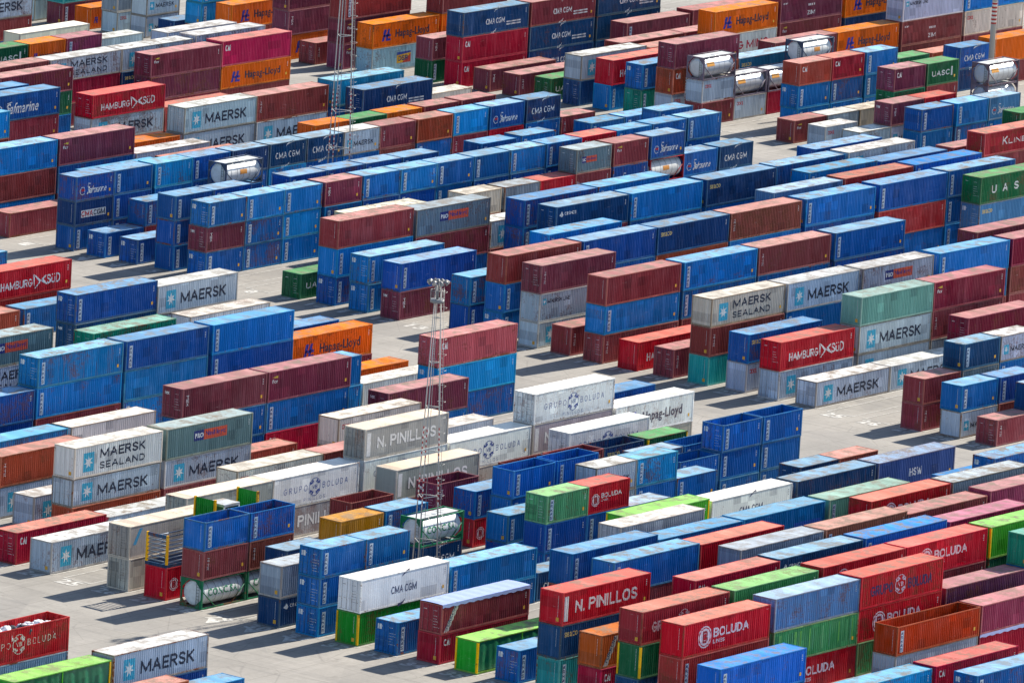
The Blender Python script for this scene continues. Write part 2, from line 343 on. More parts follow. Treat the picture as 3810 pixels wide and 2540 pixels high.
class Art:
    """2-D painted art in (x,z) on a side wall: list of (verts, faces) per colour"""
    def __init__(s,L=12.19,smooth=False):
        s.parts={}; s.cuts=[]
        if not smooth:
            n,p=fold_profile(L); s.cuts=[.17+p*(i+q) for i in range(n) for q in (0,.27,.50,.77)]
    def add(s,name,col,v,f):
        V,F=s.parts.setdefault((name,col),([],[])); n=len(V); V+=v; F+=[tuple(n+i for i in q) for q in f]
    def text(s,name,col,t,x0,x1,z0,z1,bold=.018,shear=0):
        if all(ch in GL or ch==' ' for ch in t) and bold<.1:
            v,f=block_text(t,x0,x1,z0,z1,.195 if bold>=.016 else .15 if bold>=.01 else .095,cuts=s.cuts); s.add(name,col,v,f); return
        v,f=text_mesh(t,bold); s.add(name,col,[(x0+p[0]*(x1-x0)+shear*p[1]*(z1-z0),z0+p[1]*(z1-z0)) for p in v],f)
    def poly(s,name,col,pts): s.add(name,col,list(pts),[tuple(range(len(pts)))])
    def rect(s,name,col,x0,x1,z0,z1): s.poly(name,col,[(x0,z0),(x1,z0),(x1,z1),(x0,z1)])
    def ring(s,name,col,cx,cz,ro,ri,sx=1,n=28):
        v=[];f=[]
        for i in range(n):
            a=2*math.pi*i/n; v+=[(cx+ro*math.cos(a)*sx,cz+ro*math.sin(a)),(cx+ri*math.cos(a)*sx,cz+ri*math.sin(a))]
        for i in range(n): j=(i+1)%n; f.append((2*i,2*j,2*j+1,2*i+1))
        s.add(name,col,v,f)
    def vtext(s,name,col,t,x0,x1,z0,z1,bold=.018):
        n=len(t); h=(z1-z0)/n
        for i,ch in enumerate(t): s.text(name,col,ch,x0,x1,z1-h*(i+1)+.09*h,z1-h*i-.09*h,bold)
    def rot(s,name,col,t,ax,az,bx,bz,h,bold=.018):
        v,f=text_mesh(t,bold); dx,dz=bx-ax,bz-az; L=math.hypot(dx,dz); ux,uz=dx/L,dz/L
        s.add(name,col,[(ax+ux*p[0]*L-uz*p[1]*h,az+uz*p[0]*L+ux*p[1]*h) for p in v],f)
    def curve(s,name,col,pts,w0,w1):
        n=len(pts); v=[];f=[]
        for i,(x,z) in enumerate(pts):
            a=pts[max(0,i-1)]; b=pts[min(n-1,i+1)]; dx,dz=b[0]-a[0],b[1]-a[1]; L=math.hypot(dx,dz) or 1
            wd=(w0+(w1-w0)*i/(n-1))/2; v+=[(x-dz/L*wd,z+dx/L*wd),(x+dz/L*wd,z-dx/L*wd)]
        for i in range(n-1): f.append((2*i,2*i+1,2*i+3,2*i+2))
        s.add(name,col,v,f)
W_=(238,238,236); DK=(24,38,66); BL=(30,60,140)
def star(a,x0,x1,z0,z1,face=(60,180,212)):
    a.rect('emblem_square',face,x0,x1,z0,z1)
    cx,cz=(x0+x1)/2,(z0+z1)/2; rx=(x1-x0)*.44; rz=(z1-z0)*.36
    pts=[]
    for i in range(14):
        r=1 if i%2==0 else .42; an=math.pi/2+i*math.pi/7; pts.append((cx+rx*r*math.cos(an),cz+rz*r*math.sin(an)))
    n=len(pts); a.add('emblem_star',W_,[(cx,cz)]+pts,[(0,i+1,(i+1)%n+1) for i in range(n)])
def arc(cx,cz,rx,rz,a0,a1,n=10): return [(cx+rx*math.cos(math.radians(a0+(a1-a0)*i/n)),cz+rz*math.sin(math.radians(a0+(a1-a0)*i/n))) for i in range(n+1)]
def swoosh(a,col,x0,x1,zt,zb,h):
    w=x1-x0
    a.curve('emblem',col,arc(x0+w*.98,zt-h*.25,w*.62,h*1.05,168,100),.05,h*.55)
    a.curve('emblem',col,arc(x0+w*.02,zb+h*.25,w*.62,h*1.05,-12,-80),.05,h*.55)
def crest(a,col,cx,cz,r):
    a.ring('emblem',col,cx,cz,r,r*.93,.95)
    a.text('emblem',col,'VB',cx-r*.42,cx+r*.42,cz-r*.22,cz+r*.22,.015)
    for sx in (-1,1):
        for sz in (-1,1):
            a.poly('emblem',col,[(cx+sx*r*.25,cz+sz*r*.42),(cx+sx*r*.95,cz+sz*r*.62),(cx+sx*r*.75,cz+sz*r*.28)][::sx*sz])
            a.poly('emblem',col,[(cx+sx*r*.12,cz+sz*r*.5),(cx+sx*r*.42,cz+sz*r*.85),(cx+sx*r*.55,cz+sz*r*.5)][::sx*sz])
def lion(a,col,cx,cz,w,h):   # swallow-like ribbon mark between two words
    P=lambda u,v:(cx+u*w,cz+v*h)
    a.poly('emblem',col,[P(-.5,.5),P(-.36,.42),P(-.06,.1),P(.06,-.02),P(-.1,-.06)])
    a.poly('emblem',col,[P(-.5,.5),P(-.42,.28),P(-.4,-.5),P(-.46,-.1)])
    a.poly('emblem',col,[P(-.4,-.5),P(-.3,-.45),P(.02,-.05),P(-.09,-.06)])
    a.poly('emblem',col,[P(.06,-.02),P(.06,.1),P(.3,.32),P(.38,.3),P(.2,.06)])
    a.poly('emblem',col,[P(.06,-.03),P(.2,.05),P(.5,-.36),P(.36,-.3),P(.1,-.12)])
def art(g,L,H,smooth=False):
    a=Art(L,smooth); s=H/2.9; lg=L>8
    T=lambda n,c,t,x0,x1,z0,z1,**k: a.text(n,c,t,x0,x1,z0*s,z1*s,**k)
    if g=='ark':
        a.rect('name_strip',(214,226,236),.5,.98,.32*s,2.42*s); a.vtext('lettering',(20,50,110),'ARKAS',.58,.9,.4*s,2.34*s)
    elif g in('mae','star'):
        if lg: star(a,1.3,2.8,.5*s,2.3*s); T('lettering',DK,'MAERSK',3.5,10.4,.82,1.92,bold=.018)
        else: star(a,.55,1.35,.8*s,1.85*s); T('lettering',DK,'MAERSK',1.65,5.0,1.0,1.6,bold=.018)
    elif g=='msl':
        star(a,1.25,2.7,.5*s,2.25*s); T('lettering',DK,'MAERSK',3.55,9.8,1.55,2.4,bold=.018); T('lettering',DK,'SEALAND',3.55,9.8,.55,1.2,bold=.018)
    elif g=='mline': star(a,.55,1.1,1.75*s,2.35*s); T('lettering',DK,'MAERSK LINE',1.3,5.0,1.85,2.25)
    elif g=='tri': a.vtext('lettering',W_,'TRITON',.58,.86,.95*s,2.2*s)
    elif g=='tex': a.vtext('lettering',W_,'TEX',.58,.95,1.2*s,2.25*s)
    elif g=='cai': T('lettering',W_,'CAI',.55,1.45,1.75,2.4,bold=.018)
    elif g=='hap':
        x0,x1=(1.75,3.3) if lg else (.7,1.45); z0,z1=(.75,2.1) if lg else (.8,1.6); w=x1-x0; h=(z1-z0)*s; z=z0*s
        bl=(40,50,170)
        for dx in (0,.42):
            a.poly('emblem',bl,[(x0+w*dx,z),(x0+w*(dx+.22),z),(x0+w*(dx+.5),z+h),(x0+w*(dx+.22),z+h)])
        a.poly('emblem',bl,[(x0+w*.1,z+h*.36),(x0+w*.98,z+h*.36),(x0+w*1.05,z+h*.56),(x0+w*.18,z+h*.56)])
        a.poly('emblem',bl,[(x0+w*.62,z),(x0+w*.98,z),(x0+w*1.0,z+h*.2),(x0+w*.7,z+h*.2)])
        if lg: T('lettering',(60,45,70),'Hapag-Lloyd',4.2,10.4,.75,1.95,bold=.02)
        else: T('lettering',(60,45,70),'Hapag-Lloyd',1.85,5.3,.9,1.5,bold=.02)
    elif g=='hs':
        T('lettering',W_,'HAMBURG',1.5,6.3,.85,1.65,bold=.015); lion(a,W_,7.55,1.3*s,2.3,1.5*s); T('lettering',W_,'SÜD',8.5,10.5,.85,1.8,bold=.015)
    elif g=='uas':
        if lg:
            for i,ch in enumerate('UASC'): T('lettering',W_,ch,2.1+2.05*i,2.95+2.05*i,1.0,1.85,bold=.018)
        else:
            T('lettering',(225,232,228),'UASC',.95,4.4,1.1,1.8,bold=.018); a.rect('emblem',(225,232,228),4.65,4.95,.95*s,2.1*s)
    elif g in('cma','cmab','cmb'):
        c=W_ if g!='cmab' else (50,58,100)
        if lg: T('lettering',c,'CMA CGM',4.25,7.75,1.08,1.75,bold=.014); swoosh(a,c,5.0,6.9,2.5*s,.45*s,.55*s)
        else: T('lettering',c,'CMA CGM',.95,5.0,1.0,1.75,bold=.014); swoosh(a,c,1.7,4.3,2.45*s,.4*s,.6*s)
        if g=='cma' and lg:
            for i in range(2):
                for k in range(12): a.rect('small_print',W_,8.1+k*.22,8.26+k*.22,(1.02-.3*i)*s,(1.18-.3*i)*s)
    elif g=='cmo':
        a.rect('name_plate',(225,225,225),1.0,4.9,.9*s,1.75*s); T('lettering',(200,40,50),'CMA',1.1,2.9,1.0,1.65,bold=.018); T('lettering',(60,70,90),'CGM',3.0,4.8,1.0,1.65,bold=.018)
    elif g=='saf':
        k=1 if not lg else 1.75; o=0 if not lg else .3
        a.ring('emblem',W_,o+1.05*k,1.15*s,.42*k,.36*k); a.poly('emblem_flag',(200,40,60),[(o+.85*k,1.1*s),(o+1.3*k,1.1*s),(o+1.3*k,1.4*s),(o+.85*k,1.35*s)])
        a.text('lettering',W_,'Safmarine',o+1.75*k,o+4.75*k,.75*s,(.75+.85*min(k,1.4))*s,.012,.25)
        a.curve('lettering',W_,[(o+2.3*k,(1.9+.2*(k-1))*s),(o+1.9*k,1.95*s),(o+1.85*k,1.6*s),(o+2.15*k,1.35*s),(o+2.1*k,.9*s),(o+1.75*k,.75*s)],.09,.14)
    elif g in('pon','pon2'):
        k=1 if lg else .55; o=(3.9 if lg else .95); c=(1.3 if lg else 1.2)*s; h=(.95 if lg else .75)*s
        a.rect('name_plate',(35,50,130),o,o+1.4*k,c,c+h); a.text('lettering',W_,'P&O',o+.12*k,o+1.3*k,c+h*.25,c+h*.75,.03)
        a.rect('name_plate_right',(225,90,60),o+1.4*k,o+4.6*k,c,c+h); a.text('lettering_right',(70,60,140),'Nedlloyd',o+1.6*k,o+4.4*k,c+h*.2,c+h*.8,.02)
    elif g in('gb','gbw','grb','grb2'):
        c={'gb':BL,'gbw':(226,214,206),'grb':(222,190,190),'grb2':(70,35,95)}[g]; e=c if g!='grb2' else (222,205,225)
        b=.005 if g in('gb','gbw') else .05
        z0,z1=(1.25,1.8) if g in('gb','gbw') else (.95,1.85)
        T('lettering',c,'G R U P O' if b<.01 else 'GRUPO',1.5,4.85,z0,z1,bold=b); crest(a,e,5.9,1.5*s,.85*s); T('lettering',c,'B O L U D A' if b<.01 else 'BOLUDA',7.0,10.6,z0,z1,bold=b)
        if g=='gb': T('lettering',c,'P I N I L L O S',4.4,7.4,.28,.6,bold=.003)
    elif g in('np','npi'):
        c=W_ if g=='npi' else (226,224,222); a.rect('name_bar',c,.3,.85,.35*s,2.5*s); T('lettering',c,'N. PINILLOS',1.8,10.4,.95,2.0,bold=.018)
    elif g in('bol','bol2'):
        cx,r=(3.05,.95) if g=='bol' else (1.1,.58); cz=(1.45 if g=='bol' else 1.35)*s; c=(240,215,222)
        a.ring('emblem',c,cx,cz,r,r*.88); a.ring('emblem',c,cx,cz,r*.78,r*.3,1,26); a.text('emblem_letter',(175,20,45),'B',cx-r*.36,cx+r*.42,cz-r*.55,cz+r*.55,.02)
        if g=='bol': T('lettering',c,'BOLUDA',4.25,9.2,1.25,2.05,bold=.018); T('lettering',c,'LINES',4.25,5.9,.72,1.05,bold=.018)
        else: T('lettering',c,'BOLUDA',1.95,4.9,1.45,1.95,bold=.018); T('lettering',c,'LINES',1.95,2.9,1.12,1.32,bold=.018)
    elif g=='seaco': T('lettering',(228,200,130) ,'seaco',.55,2.4,1.85,2.3,bold=.018)
    elif g=='cro': a.poly('emblem',W_,[(.55,1.95*s),(.95,2.35*s),(1.25,1.95*s),(.95,1.75*s)]); T('lettering',W_,'CRONOS',1.45,3.4,1.9,2.25,bold=.018)
    elif g=='oocl': T('lettering',(205,45,50),'OOCL',.55,1.75,1.85,2.3,bold=.018)
    elif g=='zim': T('lettering',W_,'ZIM',5.4,6.9,.55,1.05,bold=.018); [a.rect('emblem',W_,5.5+.35*i,5.72+.35*i,1.6*s,1.85*s) for i in range(4)]; T('small_print',W_,'zim',.5,1.4,2.15,2.4,bold=.02)
    elif g=='klin': T('lettering',(232,225,225),'K',3.5,4.4,1.1,2.1,bold=.018); T('lettering',(232,225,225),'LINE',4.7,8.0,1.1,1.75,bold=.018)
    elif g=='yml': T('lettering',(200,40,70),'YANG MING',1.0,10.6,.95,1.9,bold=.018)
    elif g=='dsl': a.rect('name_plate',(230,180,40),4.6,7.2,.8*s,2.1*s); a.poly('name_plate_blue',(40,80,170),[(4.6,2.1*s),(4.6,1.75*s),(7.2,1.9*s),(7.2,2.1*s)]); a.poly('name_plate_red',(200,60,50),[(7.2,1.8*s),(5.6,.8*s),(7.2,.8*s)]); T('lettering',(40,60,120),'DSR',4.9,6.7,1.05,1.65,bold=.018)
    elif g=='fl': a.poly('emblem',(225,195,60),[(.6,2.3*s),(1.45,2.45*s),(1.45,2.2*s)]); T('lettering',W_,'flor',.6,1.4,1.75,2.1,bold=.018)
    elif g=='msw': T('lettering',W_,'HSW',5.0,7.0,1.0,1.75,bold=.018)
    elif g=='tur': a.poly('name_band',(214,205,196),[(.35,.15*s),(.95,.15*s),(2.35,2.65*s),(1.75,2.65*s)]); a.rot('lettering',(40,70,120),'TURKON',.82,.3*s,1.98,2.45*s,.34)
    elif g=='patch': a.rect('repaired_patch',(20,96,190),7.6,11.6,.3*s,1.5*s)
    elif g=='strk':
        rr=random.Random(4)
        for i in range(22):
            x=.6+rr.random()*(L-1.2); w=.08+.2*rr.random(); a.poly('paint_streak',rr.choice(((96,176,110),(120,196,90),(80,160,110))),[(x,.35*s+rr.random()*.6),(x+w,.35*s+rr.random()*.6),(x+w,2.5*s),(x,2.5*s)])
    elif g=='tag': a.poly('name_band',(60,150,195),[(.5,1.2*s),(.95,1.2*s),(1.75,2.6*s),(1.35,2.6*s)])
    return a
PITCHC=.278
def fold_profile(L):
    n=max(4,int(round((L-.34)/PITCHC))); p=(L-.34)/n
    return n,p
DEPTH=.052
def wall_y(x,L,smooth):
    """outer surface offset (positive = inwards) of the side wall at x in 0..L"""
    if smooth: return .02
    n,p=fold_profile(L); t=((x-.17)/p)%1.0 if .17<=x<=L-.17 else 0
    if t<.27: d=0
    elif t<.50: d=(t-.27)/.23
    elif t<.77: d=1
    else: d=1-(t-.77)/.23
    return .015+DEPTH*d
def wrap(v,f,L,smooth,name,lift=0.):
    """lays flat art (x,z) onto the corrugated near wall (y=-1.22 side)"""
    bm=bmesh.new(); vs=[bm.verts.new((x,0,z)) for x,z in v]
    for q in f:
        try: bm.faces.new([vs[i] for i in q])
        except ValueError: pass
    if not smooth:
        n,p=fold_profile(L); x0=min(a[0] for a in v); x1=max(a[0] for a in v)
        k=0
        for i in range(n*4+1):
            xx=.17+p*(i//4+(0,.27,.50,.77)[i%4])
            if x0<xx<x1:
                bmesh.ops.bisect_plane(bm,geom=bm.verts[:]+bm.edges[:]+bm.faces[:],plane_co=(xx,0,0),plane_no=(1,0,0),dist=1e-5)
    bmesh.ops.recalc_face_normals(bm,faces=bm.faces[:])
    for q in bm.verts: q.co.y=-1.22+wall_y(q.co.x,L,smooth)-.006-lift; q.co.x-=L/2
    for q in bm.faces:
        q.normal_update()
        if q.normal.y>0: q.normal_flip()
    me=bpy.data.meshes.new(name); bm.to_mesh(me); bm.free(); return me
_art={}
def art_meshes(g,L,H,smooth):
    key=(g,L,round(H,2),smooth)
    if key not in _art:
        _art[key]=[(n,c,wrap(v,f,L,smooth,n,.004*i)) for i,((n,c),(v,f)) in enumerate(art(g,L,H,smooth).parts.items())]
    return _art[key]

# ---------------------------------------------------------------- container meshes
_m={}
def cached(key,fn):
    if key not in _m: _m[key]=fn()
    return _m[key]
WD=1.22
def mk_frame(L,H,posts=True):
    b=MB(); h=L/2
    if posts:
        for sx in (-1,1):
            for sy in (-1,1):
                x0,x1=(-h,-h+.15) if sx<0 else (h-.15,h); y0,y1=(-WD,-WD+.13) if sy<0 else (WD-.13,WD)
                b.box(x0,x1,y0,y1,.118,H-.118)
    for sx in (-1,1):
        for sy in (-1,1):
            for z0 in (0,H-.118):
                x0,x1=(-h-.004,-h+.178) if sx<0 else (h-.178,h+.004); y0,y1=(-WD-.004,-WD+.162) if sy<0 else (WD-.162,WD+.004)
                b.box(x0,x1,y0,y1,z0,z0+.118)
    for sy in (-1,1):
        y0,y1=(-WD,-WD+.07) if sy<0 else (WD-.07,WD)
        b.box(-h+.18,h-.18,y0,y1,H-.10,H-.012)
        y0,y1=(-WD+.012,-WD+.08) if sy<0 else (WD-.08,WD-.012)
        b.box(-h+.18,h-.18,y0,y1,.03,.19)
    for sx in (-1,1):
        x0,x1=(-h,-h+.08) if sx<0 else (h-.08,h)
        b.box(x0,x1,-WD+.165,WD-.165,H-.12,H-.012); b.box(x0,x1,-WD+.165,WD-.165,.02,.16)
    return b.mesh('frame')
def mk_post(L,H,sx,sy):
    b=MB(); h=L/2
    if True:
        if True:
            x0,x1=(-h,-h+.17) if sx<0 else (h-.17,h); y0,y1=(-WD,-WD+.17) if sy<0 else (WD-.17,WD)
            b.box(x0,x1,y0,y1,.118,H-.118)
    return b.mesh('corner_post')
def side_pts(L,smooth):
    if smooth:
        n=int((L-.34)/.30); p=(L-.34)/n; o=[]
        for i in range(n+1):
            x=.17+p*i
            o+=[(x-.012,.02),(x,.030),(x+.012,.02)]
        return o
    n,p=fold_profile(L); o=[]
    for i in range(n):
        x=.17+p*i; o+=[(x,.015),(x+.27*p,.015),(x+.50*p,.015+DEPTH),(x+.77*p,.015+DEPTH)]
    o.append((L-.17,.015)); return o
def mk_walls(L,H,smooth,ends,open_top):
    b=MB(); h=L/2; z0,z1=.17,H-.06
    P=side_pts(L,smooth)
    b.strip([(x-h,-WD+y,z0) for x,y in P],[(x-h,-WD+y,z1) for x,y in P])
    b.strip([(x-h,WD-y,z1) for x,y in P],[(x-h,WD-y,z0) for x,y in P])
    # end walls: corrugated panels across y
    Wn=2*WD-.26; n=8; p=Wn/n; E=[]
    for i in range(n):
        y=-WD+.13+p*i; E+=[(y,.02),(y+.28*p,.02),(y+.5*p,.06),(y+.78*p,.06)]
    E.append((WD-.13,.02))
    if smooth: E=[(-WD+.13,.03),(WD-.13,.03)]
    if 'L' in ends: b.strip([(-h+d,y,z1) for y,d in E],[(-h+d,y,z0) for y,d in E])
    if 'R' in ends: b.strip([(h-d,y,z0) for y,d in E],[(h-d,y,z1) for y,d in E])
    if not open_top: b.quad((-h+.02,-WD+.02,.10),(-h+.02,WD-.02,.10),(h-.02,WD-.02,.10),(h-.02,-WD+.02,.10))
    return b.mesh('wall')
def mk_floor(L):
    b=MB(); h=L/2; b.box(-h+.05,h-.05,-WD+.06,WD-.06,.08,.17); return b.mesh('floor')
def mk_roof(L,H,smooth):
    b=MB(); h=L/2; P=[]
    if smooth: P=[(-h+.08,0),(h-.08,0)]
    else:
        n=int((L-.3)/.21); p=(L-.3)/n
        P=[(-h+.05,-.004)]
        for i in range(n):
            x=-h+.15+p*i; P+=[(x,-.006),(x+.3*p,.014),(x+.62*p,.014),(x+.92*p,-.006)]
        P+=[(h-.15,-.006),(h-.05,-.004)]
    z=H-.022
    ys=[-WD+.06,-.4,.4,WD-.06]; sag=[0,.012,.012,0] if smooth else [0,-.012,-.012,0]
    for j in range(3):
        b.strip([(x,ys[j],z+d+sag[j]) for x,d in P],[(x,ys[j+1],z+d+sag[j+1]) for x,d in P])
    # flip so that normals look up
    b.f=[f[::-1] if False else f for f in b.f]
    return b.mesh('roof')
def mk_door(H,side):
    b=MB(); x=0; y0,y1=(.012,1.085) if side>0 else (-1.085,-.012)
    z0,z1=.18,H-.14
    b.box(-.03,.0,y0,y1,z0,z1)
    for i in range(4):
        zz=z0+(z1-z0)*(i+.5)/4; b.box(-.044,-.03,y0+.1,y1-.1,zz-.18,zz+.18)
    return b.mesh('door')
def mk_bar(H):
    b=MB(); b.tube((-.075,0,.14),(-.075,0,H-.13),.022,seg=6)
    for z in (.35,1.0,1.75,H-.35): b.box(-.07,-.04,-.05,.05,z-.04,z+.04)
    b.box(-.1,-.07,-.02,.32,1.12,1.17)
    return b.mesh('locking_bar')
def mk_marks(kind,H):
    """painted identification dashes, too small to read in the photograph"""
    b=MB(); rnd=random.Random(kind); x=-.052 if kind>=2 else .006
    def r(y0,y1,z0,z1): b.quad((x,y1,z0),(x,y0,z0),(x,y0,z1),(x,y1,z1))
    if kind<2:   # blank end: upright code strip at the right
        z=H-.35; yy=-.72
        for i in range(12+kind*3):
            r(yy-.028,yy+.028,z-.06,z); z-=.125
    else:
        for i in range(7):
            z=H-.55-.24*i
            if i==1: continue
            k=rnd.choice((3,4,5)); y=-.28
            for j in range(k): r(y-.075,y,z-.045,z); y-=.15
        y=.85
        for j in range(4): r(y-.06,y,H-.60,H-.53); y-=.11
        if kind==3: r(.55,.98,H-.85,H-.40)
    return b.mesh('code_mark')
def mk_stick(L,H,kind):
    b=MB(); h=L/2; y=-WD+.004
    def r(x0,x1,z0,z1): b.quad((x0,y,z0),(x1,y,z0),(x1,y,z1),(x0,y,z1))
    if kind==0: r(h-.85,h-.6,.6,.9)
    else:
        for i in range(4): r(h-.62,h-.5,H-.55-.15*i,H-.49-.15*i)
    return b.mesh('sticker')
def mk_endplate():
    b=MB(); x=.004; b.quad((x,-.55,.35),(x,-.85,.35),(x,-.85,.68),(x,-.55,.68)); return b.mesh('sticker')
def mk_tarp(L,H):
    b=MB(); h=L/2; N=40; ys=[-WD-.03,-WD-.02,-.6,0,.6,WD+.02,WD+.03]
    rows=[]
    for i in range(N+1):
        x=-h+L*i/N; bow=.05*abs(math.sin(math.pi*i/N*9)); r=[]
        for j,y in enumerate(ys):
            z=H+.02+(bow+.05 if 0<j<6 else 0)*(1 if 1<j<5 else .3)
            if j in(0,6): z=H-.26+.05*math.sin(i*1.7)
            r.append((x,y,z))
        rows.append(r)
    for j in range(len(ys)-1): b.strip([r[j] for r in rows],[r[j+1] for r in rows],True)
    return b.mesh('tarpaulin')
def mk_curtain(L,H,sy,seed):
    b=MB(); h=L/2; rn=random.Random(seed); N=90; rows=[[],[],[],[]]
    ph=rn.random()*6
    for i in range(N+1):
        x=-h+.2+(L-.4)*i/N
        f=lambda k:.05*math.sin(x*3.1*k+ph)+.03*math.sin(x*7.3+ph*k)
        for q,(z,am) in enumerate(((.25,.6),(1.0,1),(1.9,1),(H-.15,.25))):
            rows[q].append((x,sy*(WD-.02+.6*am*f(1+q*.07)-.03),z))
    for q in range(3):
        if sy<0: b.strip(rows[q],rows[q+1],True)
        else: b.strip(rows[q+1],rows[q],True)
    return b.mesh('curtain')
def mk_mach(H):
    b=MB(); b.box(-.01,.02,-.85,.85,.35,1.35); return b.mesh('machinery_recess')
def mk_fan(): 
    b=MB()
    for y in (-.42,.42): b.tube((-.03,y,.85),(.0,y,.85),.33,seg=18)
    return b.mesh('fan_grille')
# ---------------------------------------------------------------- colours (as painted, sRGB)
COL={'gy':(166,178,190),'wh':(214,215,213),'rfd':(150,146,144),'cream':(204,198,180),'cr':(160,18,50),'rd':(184,20,40),'rd2':(164,60,62),'mr':(132,62,66),'mr2':(114,52,70),'mr3':(112,22,54),'br':(156,76,60),'mb':(136,70,68),'bo':(2,92,172),'gv':(14,130,40),'fr':(184,100,98),'b1':(0,76,150),'b2':(0,92,160),'b3':(0,112,184),'b4':(0,134,200),'b5':(8,100,190),'b6':(18,106,152),'nv':(4,58,104),'bg':(84,122,164),'bgp':(70,92,138),'gs':(128,138,150),'gyd':(170,170,172),'gyr':(176,170,156),'gyb':(146,172,190),'gn':(2,88,52),'gn2':(84,146,96),'gnl':(70,136,84),'gns':(62,132,82),'lime':(90,176,62),'och':(178,124,54),'or':(216,98,24),'or2':(176,88,46),'tan':(150,92,72),'pnk':(150,52,84),'pk':(182,52,88),'mau':(132,60,84),'pur':(84,48,76),'obr':(164,62,30),'tg':(30,136,112),'teal':(52,146,146),'tb':(30,128,164),'tn':(40,100,126),'mint':(106,164,140),'mint2':(114,160,152),'gg':(100,124,134)}
NAME={'gy':'pale grey','wh':'white','rfd':'dirty white','cream':'cream','cr':'crimson','rd':'bright red','rd2':'faded red','mr':'maroon','mr2':'plum','mr3':'dark wine red','br':'brown','mb':'reddish brown','bo':'clear blue','gv':'bright green','fr':'faded brick-red','b1':'royal blue','b2':'mid blue','b3':'bright blue','b4':'light blue','b5':'vivid blue','b6':'greenish blue','nv':'navy','bg':'faded grey-blue','bgp':'violet-blue','gs':'slate grey','gyd':'grimy grey','gyr':'rust-stained grey','gyb':'pale blue-grey','gn':'green','gn2':'dull green','gnl':'leaf green','gns':'streaked green','lime':'lime green','och':'ochre','or':'orange','or2':'rust-orange','tan':'tan','pnk':'pink-roofed','pk':'pinkish red','mau':'mauve','pur':'dark purple','obr':'orange-brown','tg':'sea green','teal':'teal','tb':'turquoise','tn':'dark teal','mint':'mint','mint2':'mint green','gg':'grey-green'}
MARK={'ark':'with white name strip','mae':'with star panel','star':'with star panel','msl':'with two-line dark name','mline':'with small star','tri':'with upright letters','tex':'with short upright letters','cai':'with three white letters','hap':'with blue emblem','hs':'with white ribbon emblem','uas':'with four white letters','cma':'with white swooshes','cmab':'with dark swooshes','cmb':'with white swooshes','cmo':'with white name plate','saf':'with white handwritten name','pon':'with blue and orange plate','pon2':'with blue and orange plate','gb':'with blue crest','gbw':'with white crest','grb':'with faded crest','grb2':'with pale crest','np':'with big white name','npi':'with big white name','bol':'with ringed letter','bol2':'with ringed letter','seaco':'with small yellowish name','cro':'with small white name','oocl':'with small red name','zim':'with small central name','klin':'with serif-like white name','yml':'with large red name','dsl':'with colourful square plate','fl':'with small yellow emblem','msw':'with central white letters','tur':'with slanted white band','tag':'with slanted blue band','patch':'with vivid blue patch','strk':'with pale green streaks'}
def bleach_sunlit(c,k,to=(222,216,208)):  # pales a roof: chalked paint, plus sunlit brightness mixed into the colour
    return tuple(v+(t-v)*k for v,t in zip(c,to))
GROUP='containers stacked across the yard'
_cnt={}
